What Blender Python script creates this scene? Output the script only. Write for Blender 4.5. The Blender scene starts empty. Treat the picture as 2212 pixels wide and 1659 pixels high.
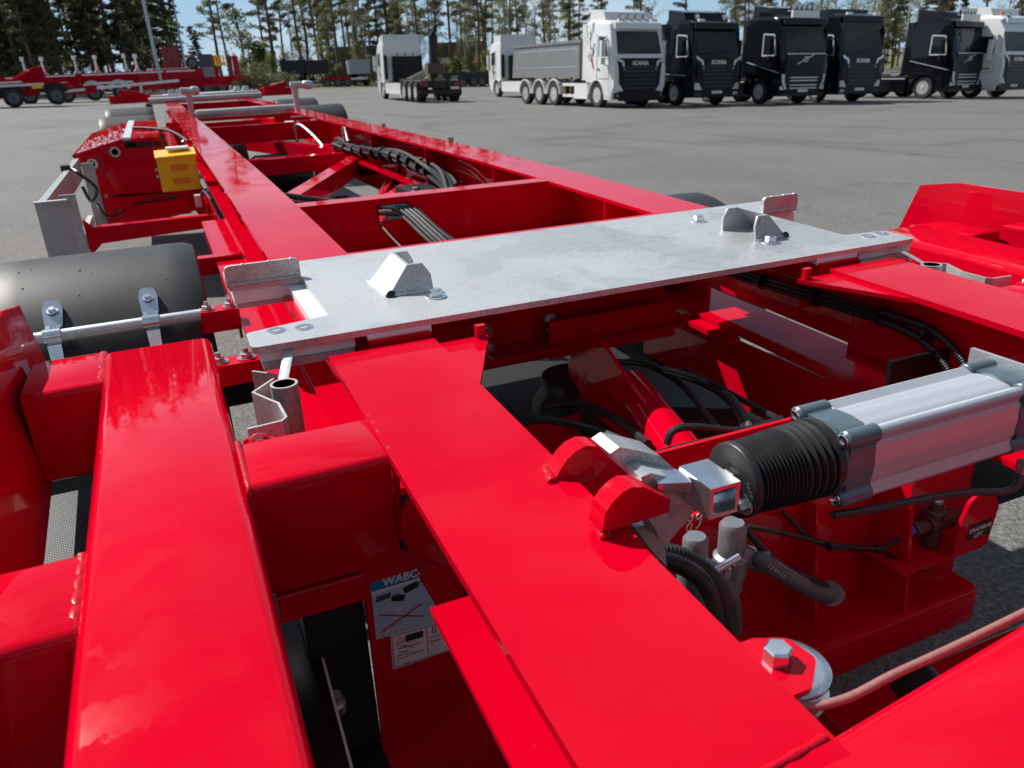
import bpy, bmesh, math, random
import numpy as np
from mathutils import Vector, Matrix
S = bpy.context.scene
COL = S.collection
random.seed(7)
RAD = math.radians

# ---------------------------------------------------------------- camera
FPX = 1690.0                      # focal length for a picture 2212 px wide
YAW, PIT, ROL = np.radians([22.66, 22.58, -2.47])
CAM_H = 1.295                     # height of the phone above the asphalt
def _cam_axes(yaw, pit, roll):
    cy, sy, cp, sp, cr, sr = math.cos(yaw), math.sin(yaw), math.cos(pit), math.sin(pit), math.cos(roll), math.sin(roll)
    F = np.array([sy*cp, cy*cp, -sp]); Rt = np.array([cy, -sy, 0]); Up = np.cross(Rt, F)
    r = Rt*cr + Up*sr; u = -Rt*sr + Up*cr
    return np.stack([r, -u, F])
CM = _cam_axes(YAW, PIT, ROL)
cam_d = bpy.data.cameras.new('camera'); cam = bpy.data.objects.new('camera', cam_d); COL.objects.link(cam)
cam_d.sensor_width = 36; cam_d.lens = FPX/2212*36; cam_d.clip_start = .02; cam_d.clip_end = 3000
cam.matrix_world = Matrix([[CM[0][0], -CM[1][0], -CM[2][0], 0], [CM[0][1], -CM[1][1], -CM[2][1], 0],
                           [CM[0][2], -CM[1][2], -CM[2][2], CAM_H], [0, 0, 0, 1]])
cam_d.dof.use_dof = True; cam_d.dof.focus_distance = 1.35; cam_d.dof.aperture_fstop = 9.0
S.camera = cam
S.render.resolution_x, S.render.resolution_y = 1024, 768

# ---------------------------------------------------------------- sun, sky, exposure
SUN_AZ = Vector((-.54, .84, 0)).normalized(); SUN_EL = RAD(46)
sun_dir = (SUN_AZ*math.cos(SUN_EL) + Vector((0, 0, math.sin(SUN_EL)))).normalized()   # towards the sun
sl = bpy.data.lights.new('sun', 'SUN'); sl.energy = 5.0; sl.angle = RAD(.53); sl.color = (1, .955, .89)
so = bpy.data.objects.new('sun', sl); COL.objects.link(so); so.location = (0, 0, 30)
so.rotation_euler = sun_dir.to_track_quat('Z', 'Y').to_euler()
w = bpy.data.worlds.new('World'); S.world = w; w.use_nodes = True
nt = w.node_tree; nt.nodes.clear()
sky = nt.nodes.new('ShaderNodeTexSky'); sky.sky_type = 'NISHITA'; sky.sun_disc = False
sky.sun_elevation = SUN_EL; sky.sun_rotation = math.atan2(SUN_AZ.x, SUN_AZ.y)
sky.air_density = 1.0; sky.dust_density = .1; sky.ozone_density = 1.3
bg = nt.nodes.new('ShaderNodeBackground'); bg.inputs[1].default_value = .05
out = nt.nodes.new('ShaderNodeOutputWorld')
tc = nt.nodes.new('ShaderNodeTexCoord'); mp = nt.nodes.new('ShaderNodeMapping'); mp.inputs['Scale'].default_value = (1.3, 1.3, 5.0)
nz = nt.nodes.new('ShaderNodeTexNoise'); nz.inputs['Scale'].default_value = 2.1; nz.inputs['Detail'].default_value = 7; nz.inputs['Roughness'].default_value = .58
rp = nt.nodes.new('ShaderNodeValToRGB'); rp.color_ramp.elements[0].position = .42; rp.color_ramp.elements[1].position = .68
rp.color_ramp.elements[0].color = (0, 0, 0, 1); rp.color_ramp.elements[1].color = (.8, .8, .8, 1)
def wmix(a, col):
    m = nt.nodes.new('ShaderNodeMix'); m.data_type = 'RGBA'; m.inputs[7].default_value = col; nt.links.new(a, m.inputs[6]); return m
sx = nt.nodes.new('ShaderNodeSeparateXYZ'); nt.links.new(tc.outputs['Generated'], sx.inputs[0])
hz = nt.nodes.new('ShaderNodeValToRGB'); e = hz.color_ramp.elements           # haze thickens towards the horizon all round
e[0].position = 0; e[0].color = (.85, .85, .85, 1); e[1].position = .40; e[1].color = (.04, .04, .04, 1); nt.links.new(sx.outputs['Z'], hz.inputs[0])
m1 = wmix(sky.outputs[0], (5.6, 9.4, 13.6, 1)); nt.links.new(hz.outputs[0], m1.inputs[0])
m2 = wmix(m1.outputs[2], (10.6, 11.9, 12.8, 1))                               # thin cloud
nt.links.new(tc.outputs['Generated'], mp.inputs[0]); nt.links.new(mp.outputs[0], nz.inputs['Vector'])
nt.links.new(nz.outputs['Fac'], rp.inputs[0]); nt.links.new(rp.outputs[0], m2.inputs[0])
nt.links.new(m2.outputs[2], bg.inputs[0]); nt.links.new(bg.outputs[0], out.inputs[0])
S.view_settings.view_transform = 'Standard'; S.view_settings.look = 'None'; S.view_settings.gamma = 1
S.view_settings.use_curve_mapping = False; S.view_settings.exposure = .36

# ---------------------------------------------------------------- pixel -> place helpers (camera-relative metres)
DZ = .44                                         # plate top below the phone
def zr(y):                                       # the frame is slightly cambered
    t = min(max(y-1.54, -2.0), 3.1); return -DZ-.004057*t*t+.0252*t
def ray(px, py): return CM.T @ np.array([px-1106, py-829.5, FPX])
def U(px, py, off=0.):
    d = ray(px, py); z = -DZ+off
    for _ in range(12): z = zr(d[1]*z/d[2])+off
    return tuple(d*z/d[2])
def Ux(px, py, x): d = ray(px, py); return tuple(d*x/d[0])
def Uy(px, py, y): d = ray(px, py); return tuple(d*y/d[1])
def Uz(px, py, z): d = ray(px, py); return tuple(d*z/d[2])
def gz(x, y):                                    # the yard falls gently to the right
    return -CAM_H-.0317*max(-45, min(70, x))-.0078*max(-30, min(50, y))
def G(px, py):
    d = ray(px, py); t = 10.
    for _ in range(60):
        p = d*t; t *= 1
        t = gz(p[0], p[1])/d[2] if d[2] < 0 else 1
        t = .5*t+.5*(p[2]/d[2] if d[2] else t)
    return tuple(d*t)
def at_range(px, py, r):
    d = ray(px, py); h = math.hypot(d[0], d[1]); return tuple(d*r/h)

# ---------------------------------------------------------------- mesh helpers
def setp(o, parent):
    if parent is not None:
        o.parent = parent
        if parent.type == 'EMPTY' and parent.get('_w'):
            o.matrix_parent_inverse = Matrix.Translation(-Vector(parent['_w']))
def tag(o, label=None, cat=None, group=None, kind=None):
    if label: o['label'] = label
    if cat: o['category'] = cat
    if group: o['group'] = group
    if kind: o['kind'] = kind
    return o
def empty(name, loc=(0, 0, 0), rz=0, world=False):
    o = bpy.data.objects.new(name, None); COL.objects.link(o); o.empty_display_size = .2
    o.location = loc; o.rotation_euler = (0, 0, rz)
    if world: o['_w'] = [float(c) for c in loc]
    return o
def finish(bm, name, mat, parent=None, smooth=True, rel=True, ang=38):
    if rel: bmesh.ops.translate(bm, verts=bm.verts, vec=(0, 0, CAM_H))
    bmesh.ops.recalc_face_normals(bm, faces=bm.faces)
    me = bpy.data.meshes.new(name); bm.to_mesh(me); bm.free()
    if smooth:
        me.polygons.foreach_set('use_smooth', [True]*len(me.polygons)); me.set_sharp_from_angle(angle=RAD(ang))
    me.materials.append(mat if not isinstance(mat, str) else M[mat])
    o = bpy.data.objects.new(name, me); COL.objects.link(o); setp(o, parent)
    return o
def bev(bm, w, seg=2, edges=None):
    es = edges if edges is not None else [e for e in bm.edges if len(e.link_faces) == 2 and e.calc_face_angle(0) > .5]
    if w > 0 and es: bmesh.ops.bevel(bm, geom=es, offset=w, segments=seg, affect='EDGES', profile=.5, clamp_overlap=True)
def a_prism(bm, poly, vec):                      # polygon pushed along a vector
    vec = Vector(vec); n = len(poly)
    a = [bm.verts.new(Vector(p)) for p in poly]; b = [bm.verts.new(Vector(p)+vec) for p in poly]
    bm.faces.new(a); bm.faces.new(b[::-1])
    for i in range(n): bm.faces.new((a[i], b[i], b[(i+1) % n], a[(i+1) % n]))
def a_box(bm, x0, x1, y0, y1, z0, z1):
    a_prism(bm, [(x0, y0, z0), (x1, y0, z0), (x1, y1, z0), (x0, y1, z0)], (0, 0, z1-z0))
def a_beam(bm, p0, p1, w, h, up=(0, 0, 1)):
    p0, p1 = Vector(p0), Vector(p1); d = (p1-p0).normalized(); s = d.cross(Vector(up)).normalized(); u = s.cross(d)
    a_prism(bm, [p0+s*a*w/2+u*b*h/2 for a, b in ((-1, -1), (1, -1), (1, 1), (-1, 1))], p1-p0)
def a_ring(bm, c, d, prof, n=20, cap=True):      # turned profile [(dist along d, radius)]
    d = Vector(d).normalized(); c = Vector(c); t = Vector((0, 0, 1)) if abs(d.z) < .9 else Vector((1, 0, 0))
    s = d.cross(t).normalized(); u = s.cross(d); rings = []
    for a, r in prof:
        rings.append([bm.verts.new(c+d*a+(s*math.cos(2*math.pi*i/n)+u*math.sin(2*math.pi*i/n))*max(r, 1e-5)) for i in range(n)])
    for A, B in zip(rings, rings[1:]):
        for i in range(n): bm.faces.new((A[i], A[(i+1) % n], B[(i+1) % n], B[i]))
    if cap:
        bm.faces.new(rings[0][::-1]); bm.faces.new(rings[-1])
def smooth_path(pts, n=8):
    P = [Vector(p) for p in pts]; res = []
    for i in range(len(P)-1):
        p0 = P[max(i-1, 0)]; p1 = P[i]; p2 = P[i+1]; p3 = P[min(i+2, len(P)-1)]
        for k in range(n):
            t = k/n; res.append(.5*((2*p1)+(p2-p0)*t+(2*p0-5*p1+4*p2-p3)*t*t+(3*p1-p0-3*p2+p3)*t**3))
    res.append(P[-1]); return res
def a_tube(bm, pts, r, n=10, rad=None):
    P = [Vector(p) for p in pts]; rings = []; t0 = (P[1]-P[0]).normalized()
    s = t0.cross(Vector((0, 0, 1)) if abs(t0.z) < .9 else Vector((1, 0, 0))).normalized()
    for i, p in enumerate(P):
        t = (P[min(i+1, len(P)-1)]-P[max(i-1, 0)]).normalized(); s = (s-t*s.dot(t)).normalized(); u = t.cross(s)
        rr = rad[i] if rad else r
        rings.append([bm.verts.new(p+(s*math.cos(2*math.pi*k/n)+u*math.sin(2*math.pi*k/n))*rr) for k in range(n)])
    for A, B in zip(rings, rings[1:]):
        for i in range(n): bm.faces.new((A[i], A[(i+1) % n], B[(i+1) % n], B[i]))
    bm.faces.new(rings[0][::-1]); bm.faces.new(rings[-1])
def BM(): return bmesh.new()
def prism(name, poly, vec, mat, parent=None, b=.0015, seg=2, rel=True):
    bm = BM(); a_prism(bm, poly, vec); bev(bm, b, seg); return finish(bm, name, mat, parent, rel=rel)
def box(name, x0, x1, y0, y1, z0, z1, mat, parent=None, b=.0015, seg=2, rel=True):
    bm = BM(); a_box(bm, x0, x1, y0, y1, z0, z1); bev(bm, b, seg); return finish(bm, name, mat, parent, rel=rel)
def beam(name, p0, p1, w, h, mat, parent=None, b=.002, seg=2, up=(0, 0, 1), rel=True):
    bm = BM(); a_beam(bm, p0, p1, w, h, up); bev(bm, b, seg); return finish(bm, name, mat, parent, rel=rel)
def turn(name, c, d, prof, mat, parent=None, n=24, rel=True, ang=38):
    bm = BM(); a_ring(bm, c, d, prof, n); return finish(bm, name, mat, parent, rel=rel, ang=ang)
def tube(name, pts, r, mat, parent=None, n=10, sm=8, rel=True):
    bm = BM(); a_tube(bm, smooth_path(pts, sm) if sm > 1 else pts, r, n); return finish(bm, name, mat, parent, rel=rel)
def corrugated(name, pts, r, mat, parent=None, pitch=.0055, n=12):
    P = smooth_path(pts, 24); L = [0]
    for a, b_ in zip(P, P[1:]): L.append(L[-1]+(b_-a).length)
    m = int(L[-1]/pitch*4); Q = []; R = []; j = 0
    for i in range(m+1):
        s = L[-1]*i/m
        while j < len(L)-2 and L[j+1] < s: j += 1
        f = (s-L[j])/max(L[j+1]-L[j], 1e-9); Q.append(P[j].lerp(P[j+1], f)); R.append(r*(1, 1, .82, .82)[i % 4])
    bm = BM(); a_tube(bm, Q, r, n, R); return finish(bm, name, mat, parent, ang=80)
def hexbolt(name, c, d, af, h, mat, parent=None, washer=True, rel=True, nut=0):
    bm = BM(); d = Vector(d).normalized(); k = 0
    if washer: a_ring(bm, c, d, [(0, af*.9), (h*.22, af*.9)], 20); k = h*.22
    r = af/math.sqrt(3); a_ring(bm, c, d, [(k, r), (k+h*.86, r), (k+h, r*.84)], 6)
    if nut: a_ring(bm, c, d, [(k+h, nut), (k+h+nut*1.6, nut)], 10)
    return finish(bm, name, mat, parent, rel=rel, ang=25)
def along(name, x0, x1, y0, y1, top, thick, mat, parent=None, b=.0015, n=10, seg=2):
    """slab that runs along the frame and follows its camber; top = height above the plate plane"""
    bm = BM(); rows = []
    for i in range(n+1):
        y = y0+(y1-y0)*i/n; z = zr(y)+top
        rows.append([bm.verts.new(c) for c in ((x0, y, z-thick), (x1, y, z-thick), (x1, y, z), (x0, y, z))])
    for A, B in zip(rows, rows[1:]):
        for k in range(4): bm.faces.new((A[k], A[(k+1) % 4], B[(k+1) % 4], B[k]))
    bm.faces.new(rows[0][::-1]); bm.faces.new(rows[-1])
    bev(bm, b, seg); return finish(bm, name, mat, parent)
def lettering(name, txt, origin, xdir, ydir, size, mat, parent=None, rel=True, ext=.0004, shear=0, bold=0, align='LEFT'):
    cu = bpy.data.curves.new(name, 'FONT'); cu.body = txt; cu.size = size; cu.extrude = ext; cu.shear = shear; cu.offset = bold
    cu.align_x = align; cu.resolution_u = 3
    o = bpy.data.objects.new(name+'_c', cu); COL.objects.link(o)
    me = bpy.data.meshes.new_from_object(o.evaluated_get(bpy.context.evaluated_depsgraph_get())); bpy.data.objects.remove(o); bpy.data.curves.remove(cu)
    X = Vector(xdir).normalized(); Y = Vector(ydir); Y = (Y-X*Y.dot(X)).normalized(); Z = X.cross(Y)
    m = Matrix.Translation(Vector(origin)+Vector((0, 0, CAM_H if rel else 0))) @ Matrix((X, Y, Z)).transposed().to_4x4()
    me.transform(m); me.materials.clear(); me.materials.append(M[mat]); me.name = name
    o = bpy.data.objects.new(name, me); COL.objects.link(o); setp(o, parent); return o
# ---------------------------------------------------------------- materials
M = {}
def _new(name):
    m = bpy.data.materials.new(name); m.use_nodes = True; M[name] = m
    return m, m.node_tree, m.node_tree.nodes['Principled BSDF']
def noise(nt, scale, detail=4, rough=.55, coord='Object', stretch=None):
    tc = nt.nodes.new('ShaderNodeTexCoord'); n = nt.nodes.new('ShaderNodeTexNoise')
    n.inputs['Scale'].default_value = scale; n.inputs['Detail'].default_value = detail; n.inputs['Roughness'].default_value = rough
    if stretch:
        mp = nt.nodes.new('ShaderNodeMapping'); mp.inputs['Scale'].default_value = stretch
        nt.links.new(tc.outputs[coord], mp.inputs[0]); nt.links.new(mp.outputs[0], n.inputs['Vector'])
    else: nt.links.new(tc.outputs[coord], n.inputs['Vector'])
    return n.outputs['Fac']
def ramp(nt, fac, stops):
    r = nt.nodes.new('ShaderNodeValToRGB'); e = r.color_ramp.elements
    while len(e) < len(stops): e.new(.5)
    for el, (p, c) in zip(e, stops): el.position = p; el.color = (*c, 1) if len(c) == 3 else c
    nt.links.new(fac, r.inputs[0]); return r.outputs[0]
def bump(nt, bsdf, fac, strength, dist):
    b = nt.nodes.new('ShaderNodeBump'); b.inputs['Strength'].default_value = strength; b.inputs['Distance'].default_value = dist
    nt.links.new(fac, b.inputs['Height']); nt.links.new(b.outputs[0], bsdf.inputs['Normal'])
def plain(name, col, rough=.5, metal=0, coat=0, var=.12, scale=30, bmp=0, bscale=200, spec=.5, coat_r=.05):
    m, nt, b = _new(name)
    lo = tuple(max(0, c*(1-var)) for c in col); hi = tuple(min(1, c*(1+var)) for c in col)
    nt.links.new(ramp(nt, noise(nt, scale), [(.3, lo), (.7, hi)]), b.inputs['Base Color'])
    b.inputs['Roughness'].default_value = rough; b.inputs['Metallic'].default_value = metal
    b.inputs['Coat Weight'].default_value = coat; b.inputs['Coat Roughness'].default_value = coat_r
    b.inputs['Specular IOR Level'].default_value = spec
    if bmp: bump(nt, b, noise(nt, bscale, 3), bmp, .002)
    return m
def red_paint(name, col):
    m, nt, b = _new(name)
    big = noise(nt, 3.5, 5, .6); c = ramp(nt, big, [(.25, tuple(k*.93 for k in col)), (.75, tuple(min(1, k*1.05) for k in col))])
    nt.links.new(c, b.inputs['Base Color'])
    dust = noise(nt, 9, 6, .65)
    r = ramp(nt, dust, [(.35, (.25,)*3), (.75, (.36,)*3)]); nt.links.new(r, b.inputs['Roughness'])
    b.inputs['Specular IOR Level'].default_value = 0; b.inputs['Coat Weight'].default_value = .9; b.inputs['Coat IOR'].default_value = 1.27
    cr = ramp(nt, noise(nt, 6, 5, .62), [(.40, (.03,)*3), (.56, (.05,)*3), (.575, (.15,)*3), (.70, (.19,)*3)]); nt.links.new(cr, b.inputs['Coat Roughness'])
    # fine dust specks and dried drip marks
    sp = ramp(nt, noise(nt, 420, 2, .5), [(.70, (0, 0, 0)), (.76, (1, 1, 1))]); dm = ramp(nt, noise(nt, 5, 4, .6), [(.5, (0, 0, 0)), (.72, (.16,)*3)])
    ml = nt.nodes.new('ShaderNodeMath'); ml.operation = 'MULTIPLY'; nt.links.new(sp, ml.inputs[0]); nt.links.new(dm, ml.inputs[1])
    md = nt.nodes.new('ShaderNodeMix'); md.data_type = 'RGBA'; md.inputs[7].default_value = (.55, .42, .38, 1); nt.links.new(ml.outputs[0], md.inputs[0]); nt.links.new(c, md.inputs[6]); nt.links.new(md.outputs[2], b.inputs['Base Color'])
    bump(nt, b, noise(nt, 230, 2, .5), .06, .0012)
    return m
red_paint('red', (.56, .0003, .0150))
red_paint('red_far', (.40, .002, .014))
def galv(name, base, metal=.55, rough=.45):
    m, nt, b = _new(name); tc = nt.nodes.new('ShaderNodeTexCoord')
    v = nt.nodes.new('ShaderNodeTexVoronoi'); v.inputs['Scale'].default_value = 330; nt.links.new(tc.outputs['Object'], v.inputs['Vector'])
    bw = nt.nodes.new('ShaderNodeRGBToBW'); nt.links.new(v.outputs['Color'], bw.inputs[0])
    ad = nt.nodes.new('ShaderNodeMath'); ad.operation = 'MULTIPLY_ADD'; ad.inputs[1].default_value = .45
    n2 = nt.nodes.new('ShaderNodeMath'); n2.operation = 'MULTIPLY_ADD'; n2.inputs[1].default_value = .55
    n3 = nt.nodes.new('ShaderNodeMath'); n3.operation = 'SUBTRACT'; n3.inputs[1].default_value = .27; nt.links.new(noise(nt, 28, 5, .7), n2.inputs[0]); nt.links.new(noise(nt, 4.5, 7, .68), n2.inputs[2]); nt.links.new(n2.outputs[0], n3.inputs[0])
    nt.links.new(bw.outputs[0], ad.inputs[0]); nt.links.new(n3.outputs[0], ad.inputs[2])
    c = ramp(nt, ad.outputs[0], [(.40, tuple(k*.62 for k in base)), (.68, base), (.98, tuple(min(1, k*1.22) for k in base))])
    # dried water marks with an edge of their own, and grey handling smears
    st = ramp(nt, noise(nt, 2.6, 3, .45), [(.47, (.84, .85, .87)), (.485, (.95, .95, .96)), (.60, (1, 1, 1))]); sm = ramp(nt, noise(nt, 9, 5, .6, stretch=(1, .25, 1)), [(.58, (1, 1, 1)), (.78, (.80, .80, .81))])
    q1 = nt.nodes.new('ShaderNodeMix'); q1.data_type = 'RGBA'; q1.blend_type = 'MULTIPLY'; q1.inputs[0].default_value = 1; nt.links.new(st, q1.inputs[6]); nt.links.new(sm, q1.inputs[7])
    q2 = nt.nodes.new('ShaderNodeMix'); q2.data_type = 'RGBA'; q2.blend_type = 'MULTIPLY'; q2.inputs[0].default_value = 1; nt.links.new(c, q2.inputs[6]); nt.links.new(q1.outputs[2], q2.inputs[7])
    nt.links.new(q2.outputs[2], b.inputs['Base Color']); b.inputs['Metallic'].default_value = metal
    nt.links.new(ramp(nt, ad.outputs[0], [(.4, (rough+.12,)*3), (.95, (rough-.1,)*3)]), b.inputs['Roughness'])
    bump(nt, b, noise(nt, 190, 4, .6), .10, .0012)
galv('galvanised', (.56, .58, .59))
galv('galvanised_dull', (.46, .47, .47), .5, .5)
plain('zinc', (.72, .76, .82), .22, .95, var=.1, scale=60)
plain('steel', (.55, .55, .54), .3, .9, var=.12)
plain('alu', (.62, .63, .65), .38, .75, var=.06, scale=20); plain('coupling_grey', (.24, .25, .27), .42, .5, var=.1); plain('rim_bright', (.80, .80, .80), .28, .7, var=.08, scale=8)
plain('alu_cyl', (.50, .53, .58), .40, .35, var=.04, scale=20)
plain('cap_blue', (.12, .165, .20), .36, .35, var=.1, scale=50)
plain('nylon', (.80, .80, .82), .42, 0, var=.04, scale=30)
plain('rubber', (.022, .022, .024), .42, 0, var=.25, scale=40, bmp=.1, bscale=180)
plain('black_gloss', (.012, .012, .013), .22, 0, var=.2)
plain('plastic_black', (.02, .02, .021), .38, 0, var=.2)
plain('hose_grey', (.10, .10, .105), .45, 0, var=.2, scale=60)
plain('cable_dusty', (.055, .052, .052), .5, 0, var=.45, scale=70)
plain('tyre', (.020, .020, .021), .75, 0, var=.3, scale=15)
plain('brass', (.42, .28, .12), .35, .8, var=.2)
plain('bronze_dark', (.13, .085, .07), .45, .5, var=.25, scale=60)
plain('blue', (.03, .10, .55), .35)
plain('yellow', (.95, .52, .008), .35, 0, .3, var=.05, scale=12)
plain('orange', (.85, .19, .015), .4, 0, var=.05)
plain('white', (.78, .78, .77), .4, 0, .2, var=.03, scale=5)
plain('truck_white', (.74, .745, .74), .3, 0, .7, var=.03, scale=1.5)
plain('truck_black', (.006, .007, .010), .12, 0, .7, var=.2, scale=2, coat_r=.02, spec=.0)
plain('black_trim', (.010, .010, .012), .34, 0, var=.2, spec=.3)
plain('grey_body', (.20, .205, .21), .45, 0, .2, var=.07, scale=2)
plain('dark_grey', (.05, .052, .056), .5, 0, var=.15, scale=3)
plain('chassis', (.013, .012, .012), .55, 0, var=.3, scale=4)
plain('chrome', (.80, .80, .80), .1, 1.0, var=.05)
plain('lamp_glass', (.75, .77, .80), .10, .15, var=.1); plain('trim_bright', (.78, .78, .78), .25, .35, var=.05); plain('grille_dark', (.035, .036, .040), .35, .2, var=.1)
plain('glass_dark', (.010, .014, .016), .03, 0, 0, var=.3, scale=1.2, spec=.38)
plain('print_white', (.75, .75, .78), .45, 0, var=.02)
plain('print_lightblue', (.36, .55, .74), .4, 0, var=.02)
plain('print_blue', (.01, .19, .50), .4, 0, var=.02)
plain('print_black', (.012, .012, .014), .45, 0, var=.05)
plain('print_red', (.45, .02, .015), .45, 0, var=.05)
plain('print_orange', (.60, .16, .06), .45, 0, var=.05)
plain('chalk', (.80, .66, .68), .8, 0, var=.2, scale=120)
plain('rope_pink', (.34, .15, .14), .3, 0, .3, var=.16, scale=220)
plain('weld', (.50, .001, .014), .35, 0, .35, var=.1, bmp=.5, bscale=220, spec=.1)
plain('bark', (.13, .075, .05), .9, 0, var=.4, scale=6)
plain('bark_birch', (.42, .40, .37), .85, 0, var=.4, scale=8)
plain('roof_dark', (.06, .062, .065), .6, 0, var=.1, scale=1)
plain('wall_white', (.62, .62, .62), .6, 0, var=.05, scale=.6)
plain('wall_grey', (.24, .25, .27), .6, 0, var=.08, scale=.6)
plain('pole', (.42, .44, .47), .4, .6, var=.08)
def leaf(name, a, b_, c_):
    m, nt, b = _new(name); oi = nt.nodes.new('ShaderNodeObjectInfo')
    g = noise(nt, 1.1, 3, .6)
    ad = nt.nodes.new('ShaderNodeMath'); ad.operation = 'MULTIPLY_ADD'; ad.inputs[1].default_value = .3
    nt.links.new(oi.outputs['Random'], ad.inputs[0]); nt.links.new(g, ad.inputs[2])
    nt.links.new(ramp(nt, ad.outputs[0], [(.35, a), (.65, b_), (.95, c_)]), b.inputs['Base Color'])
    b.inputs['Roughness'].default_value = .6
    tr = nt.nodes.new('ShaderNodeBsdfTranslucent'); mx = nt.nodes.new('ShaderNodeMixShader'); mx.inputs[0].default_value = .42
    tr.inputs[0].default_value = (*c_, 1); o = nt.nodes['Material Output']
    nt.links.new(b.outputs[0], mx.inputs[1]); nt.links.new(tr.outputs[0], mx.inputs[2]); nt.links.new(mx.outputs[0], o.inputs[0])
leaf('needles', (.036, .047, .022), (.070, .080, .036), (.12, .12, .056)); leaf('needles_light', (.055, .066, .030), (.10, .11, .050), (.16, .155, .075))
leaf('spring', (.09, .12, .03), (.14, .165, .045), (.20, .21, .065))
leaf('birch_leaf', (.09, .11, .04), (.15, .16, .06), (.21, .20, .09))
leaf('bush_dull', (.05, .06, .025), (.085, .09, .04), (.13, .13, .06))
# moulded mudguard: woven relief
m, nt, b = _new('mudguard'); tc = nt.nodes.new('ShaderNodeTexCoord')
nt.links.new(ramp(nt, noise(nt, 9, 5), [(.3, (.027, .029, .032)), (.7, (.040, .043, .047))]), b.inputs['Base Color'])
b.inputs['Roughness'].default_value = .48; b.inputs['Specular IOR Level'].default_value = .25
w1 = nt.nodes.new('ShaderNodeTexWave'); w2 = nt.nodes.new('ShaderNodeTexWave'); w2.bands_direction = 'Y'
for w_ in (w1, w2):
    w_.inputs['Scale'].default_value = 60
mpx = nt.nodes.new('ShaderNodeMapping'); mpx.inputs['Rotation'].default_value = (0, 0, RAD(38)); nt.links.new(tc.outputs['Object'], mpx.inputs[0])
nt.links.new(mpx.outputs[0], w1.inputs[0]); nt.links.new(mpx.outputs[0], w2.inputs[0])
mm = nt.nodes.new('ShaderNodeMath'); mm.operation = 'MAXIMUM'; nt.links.new(w1.outputs['Fac'], mm.inputs[0]); nt.links.new(w2.outputs['Fac'], mm.inputs[1])
bump(nt, b, mm.outputs[0], .22, .0010)
# asphalt
m, nt, b = _new('asphalt')
f1 = noise(nt, 60, 4, .75); f2 = noise(nt, .35, 6, .65); f3 = noise(nt, 2.2, 5, .7, stretch=(1, .14, 1)); f4 = noise(nt, 380, 2, .6)
def mathn(op, a, b_):
    n = nt.nodes.new('ShaderNodeMath'); n.operation = op
    for i, v in enumerate((a, b_)):
        if isinstance(v, (int, float)): n.inputs[i].default_value = v
        else: nt.links.new(v, n.inputs[i])
    return n.outputs[0]
s1 = mathn('ADD', mathn('MULTIPLY', f1, .75), mathn('MULTIPLY', f4, .45))
s2 = mathn('ADD', mathn('MULTIPLY', f2, .55), mathn('MULTIPLY', f3, .3))
cA = ramp(nt, s1, [(.40, (.048, .047, .046)), (.58, (.120, .118, .114)), (.74, (.27, .265, .255))])
cB = ramp(nt, s2, [(.28, (.74,)*3), (.42, (.95,)*3), (.60, (1.10, 1.09, 1.07))])
spt = ramp(nt, noise(nt, .9, 3, .5), [(.68, (1, 1, 1)), (.74, (.72,)*3)])
mso = nt.nodes.new('ShaderNodeMix'); mso.data_type = 'RGBA'; mso.blend_type = 'MULTIPLY'; mso.inputs[0].default_value = 1
nt.links.new(cB, mso.inputs[6]); nt.links.new(spt, mso.inputs[7]); cB = mso.outputs[2]
f5 = noise(nt, .045, 3, .5); f6 = noise(nt, .11, 2, .5, stretch=(1, .35, 1))
ln = mathn('MINIMUM', mathn('ABSOLUTE', mathn('SUBTRACT', f5, .5), 0), mathn('ABSOLUTE', mathn('SUBTRACT', f6, .53), 0))
cL = ramp(nt, ln, [(0, (.78,)*3), (.004, (.86,)*3), (.010, (1, 1, 1))])
mxl = nt.nodes.new('ShaderNodeMix'); mxl.data_type = 'RGBA'; mxl.blend_type = 'MULTIPLY'; mxl.inputs[0].default_value = 1
nt.links.new(cB, mxl.inputs[6]); nt.links.new(cL, mxl.inputs[7]); cB = mxl.outputs[2]
mxx = nt.nodes.new('ShaderNodeMix'); mxx.data_type = 'RGBA'; mxx.blend_type = 'MULTIPLY'; mxx.inputs[0].default_value = 1
nt.links.new(cA, mxx.inputs[6]); nt.links.new(cB, mxx.inputs[7]); nt.links.new(mxx.outputs[2], b.inputs['Base Color'])
b.inputs['Roughness'].default_value = .82; b.inputs['Specular IOR Level'].default_value = .35
bump(nt, b, s1, .55, .006)
# soil and grass under the wood
m, nt, b = _new('verge_grass')
nt.links.new(ramp(nt, noise(nt, 1.6, 8, .7), [(.3, (.07, .065, .035)), (.55, (.11, .12, .04)), (.8, (.17, .15, .09))]), b.inputs['Base Color'])
b.inputs['Roughness'].default_value = .95
# ================================================================ THE TRAILER
TX, TY = .88, 7.0
T = empty('container_trailer', (TX, TY, gz(TX, TY)+CAM_H), world=True)
tag(T, 'long red skeletal container trailer with galvanised plate across its frame rails', 'trailer')
R = 'red'
MIR = lambda x: 1.73-x
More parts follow.
